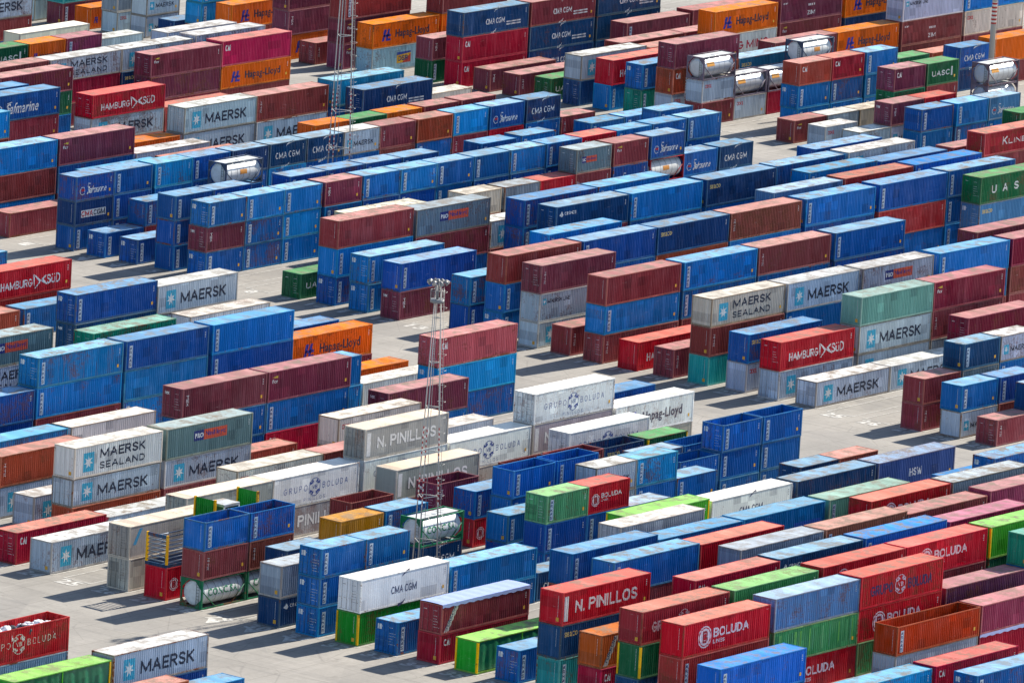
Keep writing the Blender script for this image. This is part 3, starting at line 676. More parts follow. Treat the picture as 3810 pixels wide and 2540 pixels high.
def build_container(x,y,z,L,H,code,flags,gfx,idx):
    rn=random.Random(idx*7+3)
    kind='short_container' if L<8 else 'long_container'; cat='shipping container'
    if 'reef' in flags: kind,cat='refrigerated_container','refrigerated container'
    elif 'open' in flags: kind,cat='open_top_container','open-top container'
    elif 'tarp' in flags: kind,cat='tarpaulin_top_container','tarpaulin container'
    elif 'curt' in gfx: kind,cat='curtain_side_container','curtain-side container'
    r=new(kind,None,None,None,None,(x+L/2-OX+rn.uniform(-.03,.03),y+1.22-OY+rn.uniform(-.05,.05),z)); r.rotation_euler=(0,0,R_(rn.gauss(0,.13))); r['group']=GROUP; r['category']=cat
    c=COL[code]; jit=lambda q:tuple(max(0,min(255,v+rn.uniform(-5,5)))for v in q)
    c=jit(c); lc=lin(c); sm='reef' in flags; yel='y' in gfx.split('_') or gfx in('y','curt','curt2')
    q_=rn.random(); fc=lin(tuple(v*.74+q*.26 for v,q in zip(c,(150,140,130)))) if q_<.5 else lin(tuple(v*.6+q*.4 for v,q in zip(c,(142,112,92))))
    if code in('gy','wh','cream','rfd','gyr','gyd','gs','gg') and not sm: q_=.45+.35*rn.random(); fc=lin(tuple(v*q_+q*.36 for v,q in zip(c,(126,98,68))))
    if sm: fc=lin((176,168,158)) if code!='wh' else lin((206,206,204))
    door='d' in flags
    ends='R' if door else 'LR'
    isopen='open' in flags; curt=gfx.startswith('curt')
    h=L/2
    new('frame',cached(('f',L,H,yel),lambda:mk_frame(L,H,not yel)),r,M_FRAME,fc)
    if yel:
        for sx in (-1,1):
            for sy in (-1,1): new('corner_post',cached(('p',L,H,sx,sy),lambda:mk_post(L,H,sx,sy)),r,M_FRAME,lin((226,176,24)))
    if not curt:
        new('wall',cached(('w',L,H,sm,ends,isopen),lambda:mk_walls(L,H,sm,ends,isopen)),r,M_REEF if sm else M_SIDE,lc)
    else:
        dk=lin((20,112,70))
        for sy in (-1,1): new('curtain',mk_curtain(L,H,sy,idx+sy),r,M_TARP,dk)
        bm_=MB(); bm_.box(-.05,.05,-WD+.005,-WD+.06,.2,H-.1); new('centre_post',bm_.mesh('centre_post'),r,M_FRAME,lc)
        for xx in (-h+.04,h-.06):
            eb=MB(); eb.box(xx,xx+.02,-WD+.17,WD-.17,.16,H-.12); new('end_wall',eb.mesh('end_wall'),r,M_SIDE,lin((30,150,40)))
    if isopen: new('floor',cached(('fl',L),lambda:mk_floor(L)),r,M_FLOOR)
    elif 'tarp' in flags: new('tarpaulin',cached(('tp',L,H),lambda:mk_tarp(L,H)),r,M_TARP,lin((150,165,215)))
    else:
        rk=.42+.2*rn.random(); tg=(206,198,192)  # roof colour: faded paint, lifted further to paint in the sun on top
        if code in('gy','wh','cream','gyr','gyd'): rk,tg=.65,(220,213,200)
        elif code in('rd','rd2','cr','obr','pk'): rk,tg=.62+.2*rn.random(),(214,164,138)
        elif code in('mb','fr','mr','mr2','mr3','br','mau','pur','tan'): rk,tg=.6+.2*rn.random(),(208,168,158)
        elif code in('or','or2','och'): rk,tg=.3+.2*rn.random(),(226,180,120)
        elif code[0]=='b' or code in('nv','tb','tn'): tg=(184,202,212); rk=(.38 if code=='b5' else rk+.17)
        elif code in('gv','lime','gn','gnl','gn2','gns'): tg=(206,226,158); rk=.5 if code!='gn' else .45
        elif code in('gs','gg'): rk,tg=.5,(206,208,204)
        rc=lin(bleach_sunlit(c,rk,tg)) if code!='rfd' else lin((202,186,166))
        new('roof',cached(('r',L,H,sm),lambda:mk_roof(L,H,sm)),r,M_ROOF if not sm else M_REEF,rc)
    if door:
        for sy in (1,-1):
            d=new('door',cached(('d',H,sy),lambda:mk_door(H,sy)),r,M_DOOR,lc,(-h+.05,0,0))
            for yy in (.28,.82):
                new('locking_bar',cached(('lb',H),lambda:mk_bar(H)),d,M_GEAR,lin(tuple(v*.8+190*.2 for v in c)),(0,sy*yy,0))
        new('code_mark',cached(('mk',2+(code[0]=='b'),H),lambda:mk_marks(2+(code[0]=='b'),H)),r,M_DECAL,lin((225,228,230)) if not sm else lin((70,80,90)),(-h+.052,0,0))
        if gfx=='tex':
            def td():
                v,f=text_mesh('tex',.015); b=MB(); b.v=[(-.052,.95-p[0]*.55,H-.75+p[1]*.34) for p in v]; b.f=list(f); b.sm=[False]*len(f); return b.mesh('lettering')
            new('lettering',cached(('td',H),td),r,M_DECAL,lin(W_),(-h+.05,0,0))
    elif not curt and not sm:
        new('code_mark',cached(('mk',idx%2,H),lambda:mk_marks(idx%2,H)),r,M_DECAL,lin((215,218,220)),(-h-.004+.02,0,0))
        if rn.random()<.5: new('sticker',cached('ep',mk_endplate),r,M_DECAL,lin((214,160,40)),(-h+.01,0,0))
    if 'mach' in flags:
        m=new('machinery_recess',cached(('mc',H),lambda:mk_mach(H)),r,M_DECAL,lin((20,26,36)),(-h+.02,0,0))
        new('fan_grille',cached('fan',mk_fan),m,M_GEAR,lin((60,90,120)))
    if not curt:
        if rn.random()<.45: new('sticker',cached(('st',L,H,0),lambda:mk_stick(L,H,0)),r,M_DECAL,lin((220,165,40)))
        if rn.random()<.6: new('code_mark',cached(('st',L,H,1),lambda:mk_stick(L,H,1)),r,M_DECAL,lin((205,210,214)) if not sm else lin((90,100,110)))
    if gfx and gfx not in('y','curt','curt2'):
        for n_,cl,me in art_meshes(gfx,L,H,sm): new(n_,me,r,M_DECAL,lin(cl))
    return r,kind
# tank containers
def mk_tframe(H):
    b=MB(); h=3.03; t=.07
    for sx in (-h+t,h-t):
        for sy in (-WD+t,WD-t): b.box(sx-t,sx+t,sy-t,sy+t,0,H)
        for z in (.07,H-.07): b.box(sx-t*.9,sx+t*.9,-WD+2*t,WD-2*t,z-t*.9,z+t*.9)
    for sy in (-WD+t,WD-t):
        b.box(-h+2*t,h-2*t,sy-.05,sy+.05,.02,.14); b.tube((-h+2*t,sy,H-.06),(h-2*t,sy,H-.06),.04)
        for sx in (-1,1):
            b.tube((sx*(h-.15),sy,H*.62),(sx*(h-1.9),sy,.12),.045); 
    for sx in (-1,1):
        for sy in (-1,1): b.tube((sx*(h-.1),sy*(WD-.1),H*.75),(sx*(h-.1),sy*.45,H-.08),.035); b.tube((sx*(h-.1),sy*(WD-.1),.55),(sx*(h-.1),sy*.45,.1),.035)
    for sx in (-1,1):
        x=sx*(h-.03)
        for sy in (-1,1):
            for (za,zb_) in ((.14,.85),(H-.14,H-.85)):
                n=len(b.v)
                for xx in (x-.012,x+.012): b.v+=[(xx,sy*(WD-2*t),za),(xx,sy*(WD-.85),za),(xx,sy*(WD-2*t),zb_)]
                b.f+=[(n,n+1,n+2),(n+3,n+5,n+4),(n,n+3,n+4,n+1),(n+1,n+4,n+5,n+2),(n,n+2,n+5,n+3)]; b.sm+=[False]*5
    return b.mesh('frame')
def mk_tank():
    b=MB(); R=1.15; zc=1.31; prof=[(-2.92,.02),(-2.91,.4),(-2.87,.8),(-2.79,1.02),(-2.66,1.12),(-2.55,R)]+[(-1.8+.6*i,R) for i in range(7)]+[(2.55,R),(2.66,1.12),(2.79,1.02),(2.87,.8),(2.91,.4),(2.92,.02)]
    n=40; rings=[]
    for x,r in prof: rings.append([(x,r*math.cos(2*math.pi*i/n),zc+r*math.sin(2*math.pi*i/n)) for i in range(n+1)])
    for a,c in zip(rings,rings[1:]): b.strip(a,c,True)
    b.f=[f[::-1] for f in b.f]
    return b.mesh('tank_barrel')
def mk_bands():
    b=MB(); n=40
    for x in (-2.0,-1.0,0,1.0,2.0):
        A=[(x-.03,1.158*math.cos(2*math.pi*i/n),1.31+1.158*math.sin(2*math.pi*i/n)) for i in range(n+1)]; B=[(x+.03,p[1],p[2]) for p in A]
        b.strip(B,A,True)
    return b.mesh('barrel_band')
def mk_walk(H):
    b=MB()
    for x0,x1 in ((-2.9,-1.0),(-.9,.9),(1.0,2.9)): b.box(x0,x1,-.72,.78,H-.095,H-.065)
    return b.mesh('walkway')
def mk_hatch(H):
    b=MB(); b.tube((0,-.2,2.3),(0,-.2,H-.03),.28,seg=16); b.tube((1.1,-.2,2.3),(1.1,-.2,H-.08),.12,seg=10); return b.mesh('hatch')
def mk_ladder(H):
    b=MB()
    for y in (-.55,-.85): b.tube((-3.0,y,.1),(-3.0,y,H-.1),.025,seg=6)
    for i in range(8): b.tube((-3.0,-.55,.3+.28*i),(-3.0,-.85,.3+.28*i),.018,seg=6)
    return b.mesh('ladder')
def mk_tlabel(txt,x0,x1,z0,z1,plate):
    b=MB(); R=1.166; zc=1.31
    def put(v,f):
        n=len(b.v)
        for x,z in v:
            dz=max(-1.0,min(1.0,z-zc)); b.v.append((x,-math.sqrt(R*R-dz*dz),z))
        b.f+= [tuple(n+i for i in q) for q in f]; b.sm+=[False]*len(f)
    if plate:
        N=6; A=[(x0,z0+(z1-z0)*i/N) for i in range(N+1)]; B=[(x1,p[1]) for p in A]; put(A+B,[(i,N+1+i,N+2+i,i+1) for i in range(N)])
    else:
        v,f=text_mesh(txt,.02); put([(x0+p[0]*(x1-x0),z0+p[1]*(z1-z0)) for p in v],f)
    return b.mesh('lettering' if not plate else 'hazard_plate')
TANKC={'tank':((222,226,226),(18,104,70),'white tank container in green frame with green name','M_TANK'),'tankw':((228,228,224),(70,80,100),'white tank container in dark frame','M_TANK'),'tanks':((188,192,198),(104,94,106),'pale steel tank container in dark frame','M_STEEL'),'tankr':((226,226,222),(140,40,50),'white tank container in red frame','M_TANK')}
def build_tank(x,y,z,H,code,idx):
    tc,fc,lab,mt=TANKC[code]
    r=new('tank_container',None,None,None,None,(x+3.03-OX,y+1.22-OY,z)); r['category']='tank container'; r['group']='tank containers among the stacks'
    new('frame',cached(('tf',H),lambda:mk_tframe(H)),r,M_FRAME,lin(fc))
    t=new('tank_barrel',cached(('tb',mt),mk_tank),r,M_STEEL if mt=='M_STEEL' else M_TANK,lin(tc))
    new('barrel_band',cached('bands',mk_bands),t,M_GEAR,lin((150,150,150)))
    new('walkway',cached(('wk',H),lambda:mk_walk(H)),r,M_GEAR,lin((205,205,200)))
    new('hatch',cached(('ht',H),lambda:mk_hatch(H)),t,M_GEAR,lin((190,190,190)))
    new('ladder',cached(('ld',H),lambda:mk_ladder(H)),r,M_GEAR,lin((90,100,96)))
    if code=='tank': new('lettering',cached('conc',lambda:mk_tlabel('CONCISA',-2.1,1.9,1.1,1.75,False)),t,M_SIGN,lin((30,130,90)))
    elif code=='tanks': new('hazard_plate',cached('hz',lambda:mk_tlabel('',-2.3,-.9,1.5,1.95,True)),t,M_DECAL,lin((222,150,40)))
    else: new('hazard_plate',cached('hz2',lambda:mk_tlabel('',-.6,.5,1.2,1.7,True)),t,M_DECAL,lin((214,140,50)))
    return r,'tank_container'
def mk_corr_panel(H,x):
    b=MB(); n=9; p=2.1/n; P=[]
    for i in range(n): y=-1.05+p*i; P+=[(y,0),(y+.3*p,0),(y+.5*p,.045),(y+.8*p,.045)]
    P.append((1.05,0))
    b.strip([(x+d,y,H-.08) for y,d in P],[(x+d,y,.2) for y,d in P]); b.strip([(x+.06+d,y,.2) for y,d in P],[(x+.06+d,y,H-.08) for y,d in P])
    return b.mesh('end_wall')
def build_flat(x,y,z,L,H,green,idx):
    h=L/2
    r=new('flat_rack',None,None,None,None,(x+h-OX,y+1.22-OY,z)); r['category']='flat rack'; r['group']='flat racks among the stacks'
    d=MB(); d.box(-h,h,-WD,WD,.0,.28); new('deck',d.mesh('deck'),r,M_FRAME,lin((28,60,92)) if not green else lin((30,120,50)))
    yl=lin((214,158,34))
    for sx in (-1,1):
        for sy in (-1,1):
            b=MB(); b.box(sx*(h-.1)-.1,sx*(h-.1)+.1,sy*(WD-.09)-.09,sy*(WD-.09)+.09,.28,H); new('corner_post',b.mesh('corner_post'),r,M_FRAME,yl)
    if green:
        for sx in (-1,1): new('end_wall',mk_corr_panel(H,sx*(h-.12)-.03),r,M_SIDE,lin((24,140,44)))
    else:
        for sx in (-1,1):
            b=MB(); b.box(sx*(h-.1)-.05,sx*(h-.1)+.05,-WD+.18,WD-.18,H-.32,H-.02); new('end_beam',b.mesh('end_beam'),r,M_FRAME,lin((30,72,104)))
        for k in range(6):
            zz=.5+(H-.7)*k/6
            for sy in (-1,1):
                b=MB(); b.tube((-h+.2,sy*(WD-.09),zz),(h-.2,sy*(WD-.09),zz),.055,seg=6); new('side_rail',b.mesh('side_rail'),r,M_GALV,lin((150,160,175)))
            b=MB(); b.tube((-h+.1,-WD+.18,zz),(-h+.1,WD-.18,zz),.05,seg=6); new('end_rail',b.mesh('end_rail'),r,M_GALV,lin((120,135,150)))
    return r,'flat_rack'
DATA="""
0 32 575.99 0.00 40 -gy;gyb+;rd.gbw/open+
0 33 588.89 0.00 40 b1+;gy.mae+
0 33 576.30 0.00 40 -gn;lime.curt+
0 35 576.06 0.00 40 -mr;br+
0 34 588.58 0.00 40 b2+
A 23 626.55 0.00 40 cr.cai/d+
A 24 626.21 0.00 40 gy.mae+
A 23 638.96 0.00 40 gy.mae
A 26 626.55 0.00 40 rfd/reef&d+;rfd.tag/reef&d+
A 27 626.50 0.00 20 rd.bol2+;flat+
A 28 626.30 0.00 20 tank;mb.tri;bo.ark/open
A 28 632.50 0.00 20 tank;mb.tri;bo.ark/open
A 31 626.41 0.00 20 b2.ark/d;b2.ark/d;b2.ark/d
A 31 632.53 0.00 20 -b2.ark;b2.ark;b2.ark
A 30 626.38 0.00 40 nv.cro;gs+
A 29 632.40 0.00 20 -b2;nv
A 28 645.14 0.03 20 -mr;och
A 29 651.23 0.15 20 nv.cmb;tank
A 32 626.60 0.00 40 gv.y+;wh.cmab/reef&d+
A 32 639.07 0.00 40 b2;b3.ark
A 33 626.60 0.00 40 b2.ark/d+
A 34 626.99 0.00 40 cr.cai;mr.tur/tarp&d
A 35 626.66 0.00 40 lime.curt2+
A 36 626.79 0.00 40 b2.ark/d+
A 30 658.19 0.30 20 b1;b2.ark
A 31 657.96 0.30 20 b2.ark;b1.ark;gn2.ark/d
A 31 664.08 0.30 20 -b3;b1.ark;rd.bol2
A 34 651.67 0.12 40 -gy;-b1+;gyd.yml/d+
A 35 639.26 0.00 40 -b2+;mr+;b1.ark+
A 35 651.58 0.12 40 -gy;-br;b2+
A 36 639.52 0.00 40 -gn+;mr+;b2.ark+
A 36 651.91 0.12 40 -gy;-gy+;rd+
A 37 651.89 0.12 40 -gy+;-gy+;gs+
A 37 626.90 0.00 40 teal.ark+;nv.seaco+;rd.npi+
A 38 639.55 0.00 40 -mr2+;-mr+;cr.cai+
A 39 639.34 0.00 40 -gy+;-mr+;gnl+
A 39 626.58 0.00 40 nv.cro+;gn.y+;rd2.grb+
A 38 626.96 0.00 40 cr.cai+;or2.tur+
A 40 626.63 0.00 40 -mr2;rd2.ark+;rd.bol+
A 41 626.29 0.00 40 b2;b5.ark+
A 40 639.56 0.00 40 rd.bol+;gns.strk+;bg+
A 40 651.81 0.12 40 gns+;rd.bol+;rd.grb2+
A 39 664.46 0.15 40 -b1+;mr+;rd.bol+
A 39 652.12 0.12 40 -mr+;-b2+;rd.bol+
A 38 651.80 0.12 40 -br+;-b2+;nv.cro+
A 38 664.40 0.15 40 -br+;-gy+;b5.ark+
A 37 664.38 0.15 40 -mr2+;-mr2+;tan.ark+
A 38 677.03 0.15 40 -mr2;-gy+;pnk+
A 39 677.18 0.15 40 -gn+;gn+;lime.y+
A 40 677.13 0.15 40 -mr+;b3+;tg+
A 40 664.68 0.15 40 -b1+;pur+
A 41 663.99 0.15 40 cr/tarp;mau
A 41 651.59 0.12 40 gy;obr.ark/open
A 42 651.41 0.11 40 cr.cai
A 42 638.83 0.00 40 b4
A 43 651.46 0.11 40 b2.ark/d
A 14 663.85 0.00 40 -b2+;gy.msl+;gg.pon+
A 16 663.98 0.00 40 mr+;b3.ark+;b3.ark/d+
A 16 676.58 0.00 40 b3.ark+;b3+;b1.ark+
A 16 689.29 0.00 40 -mr+;b1.ark+;b3.ark+
A 16 651.42 0.00 40 b1+;b1+
A 20 664.32 0.00 40 b2+;b2+;mr2.tex/d+
A 20 676.70 0.00 40 cr.cai+;b2.ark+;mr2.fl+
A 18 689.27 0.00 40 b3+;b3+
A 17 664.00 0.00 40 wh+
A 17 651.35 0.00 40 b3+
A 20 638.97 0.00 40 gy.mae+;br.tri+
A 22 639.05 0.00 40 br;gy.mae/d;wh.msl+
A 22 651.83 0.00 40 mr;gy.mae;gg.pon+
A 21 638.79 0.00 40 gy.mae+
A 25 639.29 0.00 40 -gy+;rfd/reef&d+
A 21 663.84 0.00 40 br+
A 24 663.87 0.00 40 -gy+;mr.tri+
A 25 651.56 0.00 40 rfd.np/reef+;wh.gb/reef+
A 25 664.31 0.00 40 -br+;wh.gb/reef+;rfd.np/reef&d+
A 22 676.69 0.00 40 -mr2+;cream.oocl+
A 21 689.34 0.00 40 b2+;mr2.tex/d+
A 18 701.83 0.00 40 wh+
A 17 701.88 0.00 40 or+
A 20 702.19 0.00 40 b2+;b4/d+;fr.cai/d+
A 26 663.71 0.00 40 br+;rfd.np/reef+
A 25 676.88 0.00 40 rfd/reef+;wh.gb/reef+
A 24 676.78 0.00 40 -mr2+;wh+
A 25 689.43 0.00 40 -mr2+;rfd.np/reef+;wh.gb/reef&d+
A 25 701.96 0.00 40 rfd/reef+;wh.hap/reef+
A 24 701.62 0.00 40 -b3+;b1+
A 26 689.30 0.00 40 -mr2+;wh.gb/reef&d+
A 27 651.96 0.00 20 -gy;mr.tri/open
A 27 664.25 0.00 20 -b3;mr2.tex/open&d
A 28 664.35 0.10 20 rd.bol2;b1.ark
A 28 651.47 0.08 20 -b2;b2.ark
A 29 664.18 0.20 20 -br;b2.ark;bo.ark/open
A 29 670.61 0.20 20 -mr;-b2.ark;bo.ark/open
A 27 676.24 0.00 20 -b3;mr/open
A 27 682.84 0.00 20 -b1;mr/open
A 27 689.02 0.00 20 -gy;nv.seaco/open
A 27 695.64 0.00 20 -br;gn.y
A 28 695.58 0.10 20 -br;bo.ark/open
A 29 695.52 0.20 20 b2.ark;b2.ark;bo.ark/open&d
A 29 701.79 0.20 20 b2.ark;b2.ark;bo.ark/open
A 29 689.14 0.20 20 b1;bo.ark/open
A 30 670.73 0.30 20 -b1;gy;gy.mae/d
A 30 676.85 0.30 20 -gy;b2.ark;b4.ark
A 28 689.22 0.10 20 -b1;bg
A 30 683.01 0.30 20 -b3;b2.ark
A 31 670.26 0.30 20 -b1;bg
A 32 664.20 0.30 40 -mr2+;lime.y+
A 32 676.80 0.30 40 -mr;wh.cmab/reef+
A 32 689.73 0.30 40 -b2;nv+
A 32 702.31 0.30 40 -br;bgp.msw+
A 31 696.05 0.30 20 -mr2;nv.cro/d
A 31 702.17 0.30 20 -mr2;br
A 35 676.70 0.15 40 -b1;-b2;mint.ark+
A 35 664.01 0.15 40 -b2;-mr2;b6.patch+
A 36 676.94 0.15 40 -b3+;-br+;rd.bol+
A 36 689.52 0.15 40 -gy+;-b2+;gs+
A 37 689.29 0.15 40 -br+;-b2+;mau+
A 37 676.63 0.15 40 -b1;-b1+;mr+
B 27 739.61 0.00 20 mr.tri;mr
B 28 739.94 0.00 20 gy.mae;b2.ark
B 28 746.34 0.00 20 mr;b1.ark
B 29 739.89 0.00 20 mb.tri/d
B 27 745.98 0.00 20 -gs;gs;nv.ark
B 27 752.23 0.00 20 -mr;b2.ark;gy.mae
B 29 746.07 0.00 20 -b2;nv
B 24 740.01 0.00 40 gy.mae/d
B 24 752.31 0.00 40 gy.mae
B 23 739.76 0.00 40 gy.mae/d+;rd.hs/d+
B 23 752.72 0.00 40 gy.mae+;gy.mae+;mint2+
B 23 765.05 0.00 40 gs+;mr.tri+;mr3.fl+
B 18 739.60 0.00 40 mb.tri/d+;b3.ark+;mr+
B 18 752.37 0.00 40 mr+;b2.ark+;b3.ark+
B 18 764.93 0.00 40 -gy+;b2+;mb.tri+
B 18 777.90 0.00 40 -mr2+;b1.ark+;b2.ark+
B 16 740.22 0.00 40 gy.mae;gy.mline+;mr2.tri/d+
B 15 752.56 0.00 40 -br+;b2+;b1.ark+
B 15 764.97 0.00 40 -br+;br+;nv.seaco+
B 15 777.43 0.00 40 -mr+;b3+;mb.tri+
B 15 790.49 0.00 40 -b2+;b1+;b3.ark+
B 15 803.40 0.08 40 b2+;rd2+;b1.ark+
B 15 739.99 0.00 40 b2.ark/d+;b2.ark+;mr+
B 11 765.05 0.00 40 -b3+;b1.ark+;b1.ark+
B 11 777.51 0.00 40 -b3+;-b3+;b3.ark+
B 12 764.91 0.00 40 -mr+;mr2+;nv.cro/d+
B 12 777.49 0.00 40 -mr2+;b1+;b3.ark+
B 12 790.51 0.00 40 -gy+;b3+;nv.seaco+
B 14 752.44 0.00 40 -mr2+;-b1+;b3.ark+
B 14 790.50 0.00 40 -br+;-mr2+;bg+
B 21 739.68 0.00 40 teal+;mr.tri+;gyr.msl+
B 21 752.23 0.00 40 -gy+;b2.ark+;gy.mae+
B 21 764.78 0.00 40 -br+;-mr2+;gy.pon+
B 21 778.08 0.00 40 mr+;b2+;b3.ark+
B 20 790.58 0.00 40 -br+;-br+;mr2.tex+
B 21 790.84 0.01 40 mr+;mr+;mr3+
B 22 740.14 0.00 40 gy.oocl+;b1.seaco+
B 19 739.61 0.00 40 rd.hs+
B 17 739.98 0.00 40 mr.tri+
B 20 739.73 0.00 40 mr.tri/d+
B 24 765.15 0.00 40 -b3+;mr3/d+
B 16 815.66 0.16 40 -b2+;bg.seaco/d+;gn.uas/d+
A 7 701.87 0.00 40 rd2+;rd.hs+
B 0 739.66 0.00 40 mr
B -1 739.60 -0.00 40 b3;mr+;b3+
B -1 752.16 -0.00 40 mr2;b2+;mr2.fl+
B 2 739.78 0.00 20 b1.ark;nv.cmo;b1.saf
B 2 745.90 0.00 20 b1.ark;b1.ark;b1.ark
B 2 752.39 0.00 20 -b3;b2.ark;b4.ark
B 2 758.53 0.00 20 -b2;b1.ark;b1.ark
B 2 764.89 0.00 20 -mr2;b2;nv
B 2 771.19 0.00 20 -mr;b4.ark;nv.cma
B 2 777.40 0.00 20 -b2;b2.ark;nv.cma
B 2 783.58 0.00 20 -b3;b2.ark;gy.mae
B 2 789.84 0.00 20 -gy;mr;mr.tri
B 2 796.13 0.04 20 -b3;b2.ark;br
B 2 802.40 0.08 20 -b3;mr.tri;b4.ark
B 2 808.73 0.12 20 -br;rd;b1.saf
B 2 815.17 0.16 20 -gy;b2.ark;nv.cma
B 3 745.99 0.00 20 mr;b2.ark
B 3 739.73 0.00 20 b1.ark/d
B 4 739.79 0.00 20 b1.ark/d
B 5 740.33 0.00 20 b1.ark;b1.ark;b1.ark
B 5 746.45 0.00 20 -b2;-b2;b1.ark
B 5 758.71 0.00 20 -b2;-b3;b1.ark
B 5 764.94 0.00 20 -br;-gy;b1.ark
B 5 771.22 0.00 20 -br;-b3;b1.ark
B 5 777.37 0.00 20 -mr;-b3;b1.ark
B 6 740.37 0.00 20 b2.ark/d;mr2.tex/d;b2.ark/d
B 6 746.52 0.00 20 b2.ark;b2.ark;b3.ark
B 6 752.64 0.00 20 b3.ark;b4.ark;b3.ark
B 10 740.13 0.00 40 b1.ark/d+;b3.ark+;mr+
B 10 752.74 0.00 40 b2.ark;mr.tri+;gg.pon+
B 11 739.96 0.00 40 b3.ark/d+;b3.ark/d+
B 12 739.71 0.00 40 mr2.tex/d+;b1.ark+
B 14 740.00 0.00 40 b1.ark+;b2.ark+
B 9 739.79 0.00 20 gn.uas/d
B 7 758.57 0.00 40 -mr;cream
B 7 777.50 0.00 20 br;cream.cai
B 7 784.06 0.00 20 b1;gs
B 7 790.21 0.00 20 -b3;rd.hs
B 6 759.27 0.00 20 -b3;b2.ark;mr2.tex
B 6 765.60 0.00 20 -br;b1.ark;b3.ark
A 16 701.59 0.00 40 mr+;or.hap+
A 15 701.75 0.00 40 -br;b1+
A 13 701.65 0.00 40 -mr2+;wh+
A 15 676.79 0.00 40 -b1+;-b2+;tg.ark/d+
A 12 689.43 0.00 40 -mr+;nv.tex/d+;b1.ark/d+
A 12 701.68 0.00 40 -br;gy;gy.mae+
A 8 702.06 0.00 40 b2.ark+
A 8 689.21 0.00 40 br+
A 5 702.10 0.00 40 -gy;b3
B -8 802.83 -0.12 40 mr;mr2/d;mr2.fl/d
B -8 815.15 -0.14 40 mr;or.hap;pk.cai+
B -5 777.62 -0.05 40 br;gy.mae;rd.hs/d
B -2 777.64 -0.02 40 -gy;gy.mae+;gy.mae/d+
B -2 789.89 -0.02 40 -b3;gy.mae+;mr.tri+
B -17 815.46 -1.19 40 -mr;mr;gy.mae+
C -21 853.41 -2.33 40 mr2.ark;teal+
C -20 853.46 -2.20 20 or.hap
C -19 853.18 -2.08 20 gy.oocl;gs
C -18 853.38 -1.95 20 gy.mae;gy.mae
C -17 853.28 -1.82 20 nv
C -16 853.10 -1.70 20 mr;b4.ark;b4.ark
C -15 853.32 -1.57 40 mr;or.hap+
B -10 815.80 -0.17 40 -mr2;-b1;gy
B -9 815.63 -0.15 40 -b1;-b3;gy.mae+
B -9 802.91 -0.13 40 -b3;nv.seaco;gy.mae
B -9 790.53 -0.11 40 mr;cr;gy.msl
B -13 814.96 -0.60 40 -gy;gy
B -15 815.50 -0.90 40 -gy;cream/reef
B -11 797.12 -0.25 20 -mr;-b1;or.hap
B -11 803.40 -0.27 20 -b3;-gy;mau.ark
B -11 790.84 -0.23 20 -gy;-br;gn.uas
B -9 778.24 -0.09 40 -gy;-b1;mr
B -8 777.28 -0.08 40 b2;gn;mr2
B -7 764.88 -0.05 40 -b2;-gy;b1
B -6 765.05 -0.04 40 -b3;mr;b1.saf+
B -4 746.88 -0.01 40 -mr+;mr+;b4+
B -2 764.82 -0.01 40 -br;or+
B -1 764.72 -0.01 40 -b3;gy+
B 0 765.49 0.00 40 -b1;br+
B 0 752.49 0.00 40 -b3;b3+
B -5 790.11 -0.06 40 mr;rd2
B 3 758.72 0.00 20 -b1;b1;tankw
B -2 803.06 -0.03 40 -mr+;b2+;tb.ark+
B -1 802.71 -0.01 40 -mr2;br+;nv.cma/d+
B 1 783.89 0.00 20 -br;-gy;or
B 1 790.11 0.00 20 -b3;-mr2;gn
B 1 796.23 0.04 20 -br;-mr2;or
B 1 802.69 0.08 20 -mr2;-b2;mr
B 1 809.10 0.12 20 -mr2;-mr;mr
B -2 815.31 -0.03 40 -gy;cream+
C -10 852.94 -0.95 40 gyb.dsl+;or.hap+
C -13 853.23 -1.32 40 or.hap+;mr2.tex+;mr2+
C -12 853.16 -1.20 20 mr.tri/d
C -11 852.99 -1.07 40 mr2.fl+;mr2.fl+;mr.ark+
C -10 865.66 -0.95 40 -b2+;or+;mr+
C -7 853.15 -0.57 40 cr.cai+;cr.cai+;nv.cma+
C -7 865.74 -0.57 40 nv.cma+;nv.cma+;mr.cma+
C -7 878.45 -0.57 40 nv+;nv.cma+;nv.cma+
C -8 853.13 -0.70 20 gn.ark;mr2.tex
C -6 853.18 -0.45 40 mr2.tex
C -5 853.02 -0.33 40 mr2.tri
C -4 853.42 -0.20 20 gn.uas/d
C -3 853.14 -0.08 40 nv/d+;gy.mae+
C -2 853.24 0.05 40 b3.ark+;rd.hs+
C -1 853.32 0.17 40 tg.ark/d+;b2.ark/d+
C 0 853.29 0.30 40 gy.oocl+;br.cai+;mr2/d+
C 1 853.16 0.30 20 mr;gy.oocl;tanks
C 1 859.28 0.30 20 gy.oocl;tanks
C 0 865.69 0.30 40 -gy+;tn.seaco+
C -3 878.23 -0.08 40 -mr2;wh.yml+;or.hap+
C -6 891.35 -0.45 40 -gy+;mr+
C -6 878.65 -0.45 40 -b2;mr2.ark+
C -4 866.15 -0.20 40 -gy;mr+
C -3 865.98 -0.08 40 -br;br+
C -3 891.02 -0.08 40 -b3+;mr.fl+;mr2.zim+
C -1 890.72 0.17 40 -gy+;or.hap+
C -3 903.92 -0.08 40 -b1;nv;or.hap+
C -1 903.45 0.17 40 mr+;mr.zim+;gy.mline+
C -1 916.11 0.17 40 mr+;cream.oocl+;b3.ark+
C 2 904.04 0.30 40 mr;or+
C 2 897.09 0.30 20 nv;b1.cmb
C 0 903.85 0.30 20 br
C 2 884.81 0.30 20 -br;gn
C 5 872.31 0.30 20 -b1;mr;gn.uas
C 5 865.95 0.30 20 -gy;gn/d;mr2.cai/d
C 3 859.66 0.30 20 b3.ark;b2.ark/d;br.cai
C 3 865.93 0.30 20 b3.ark;b2.ark;cr.cai
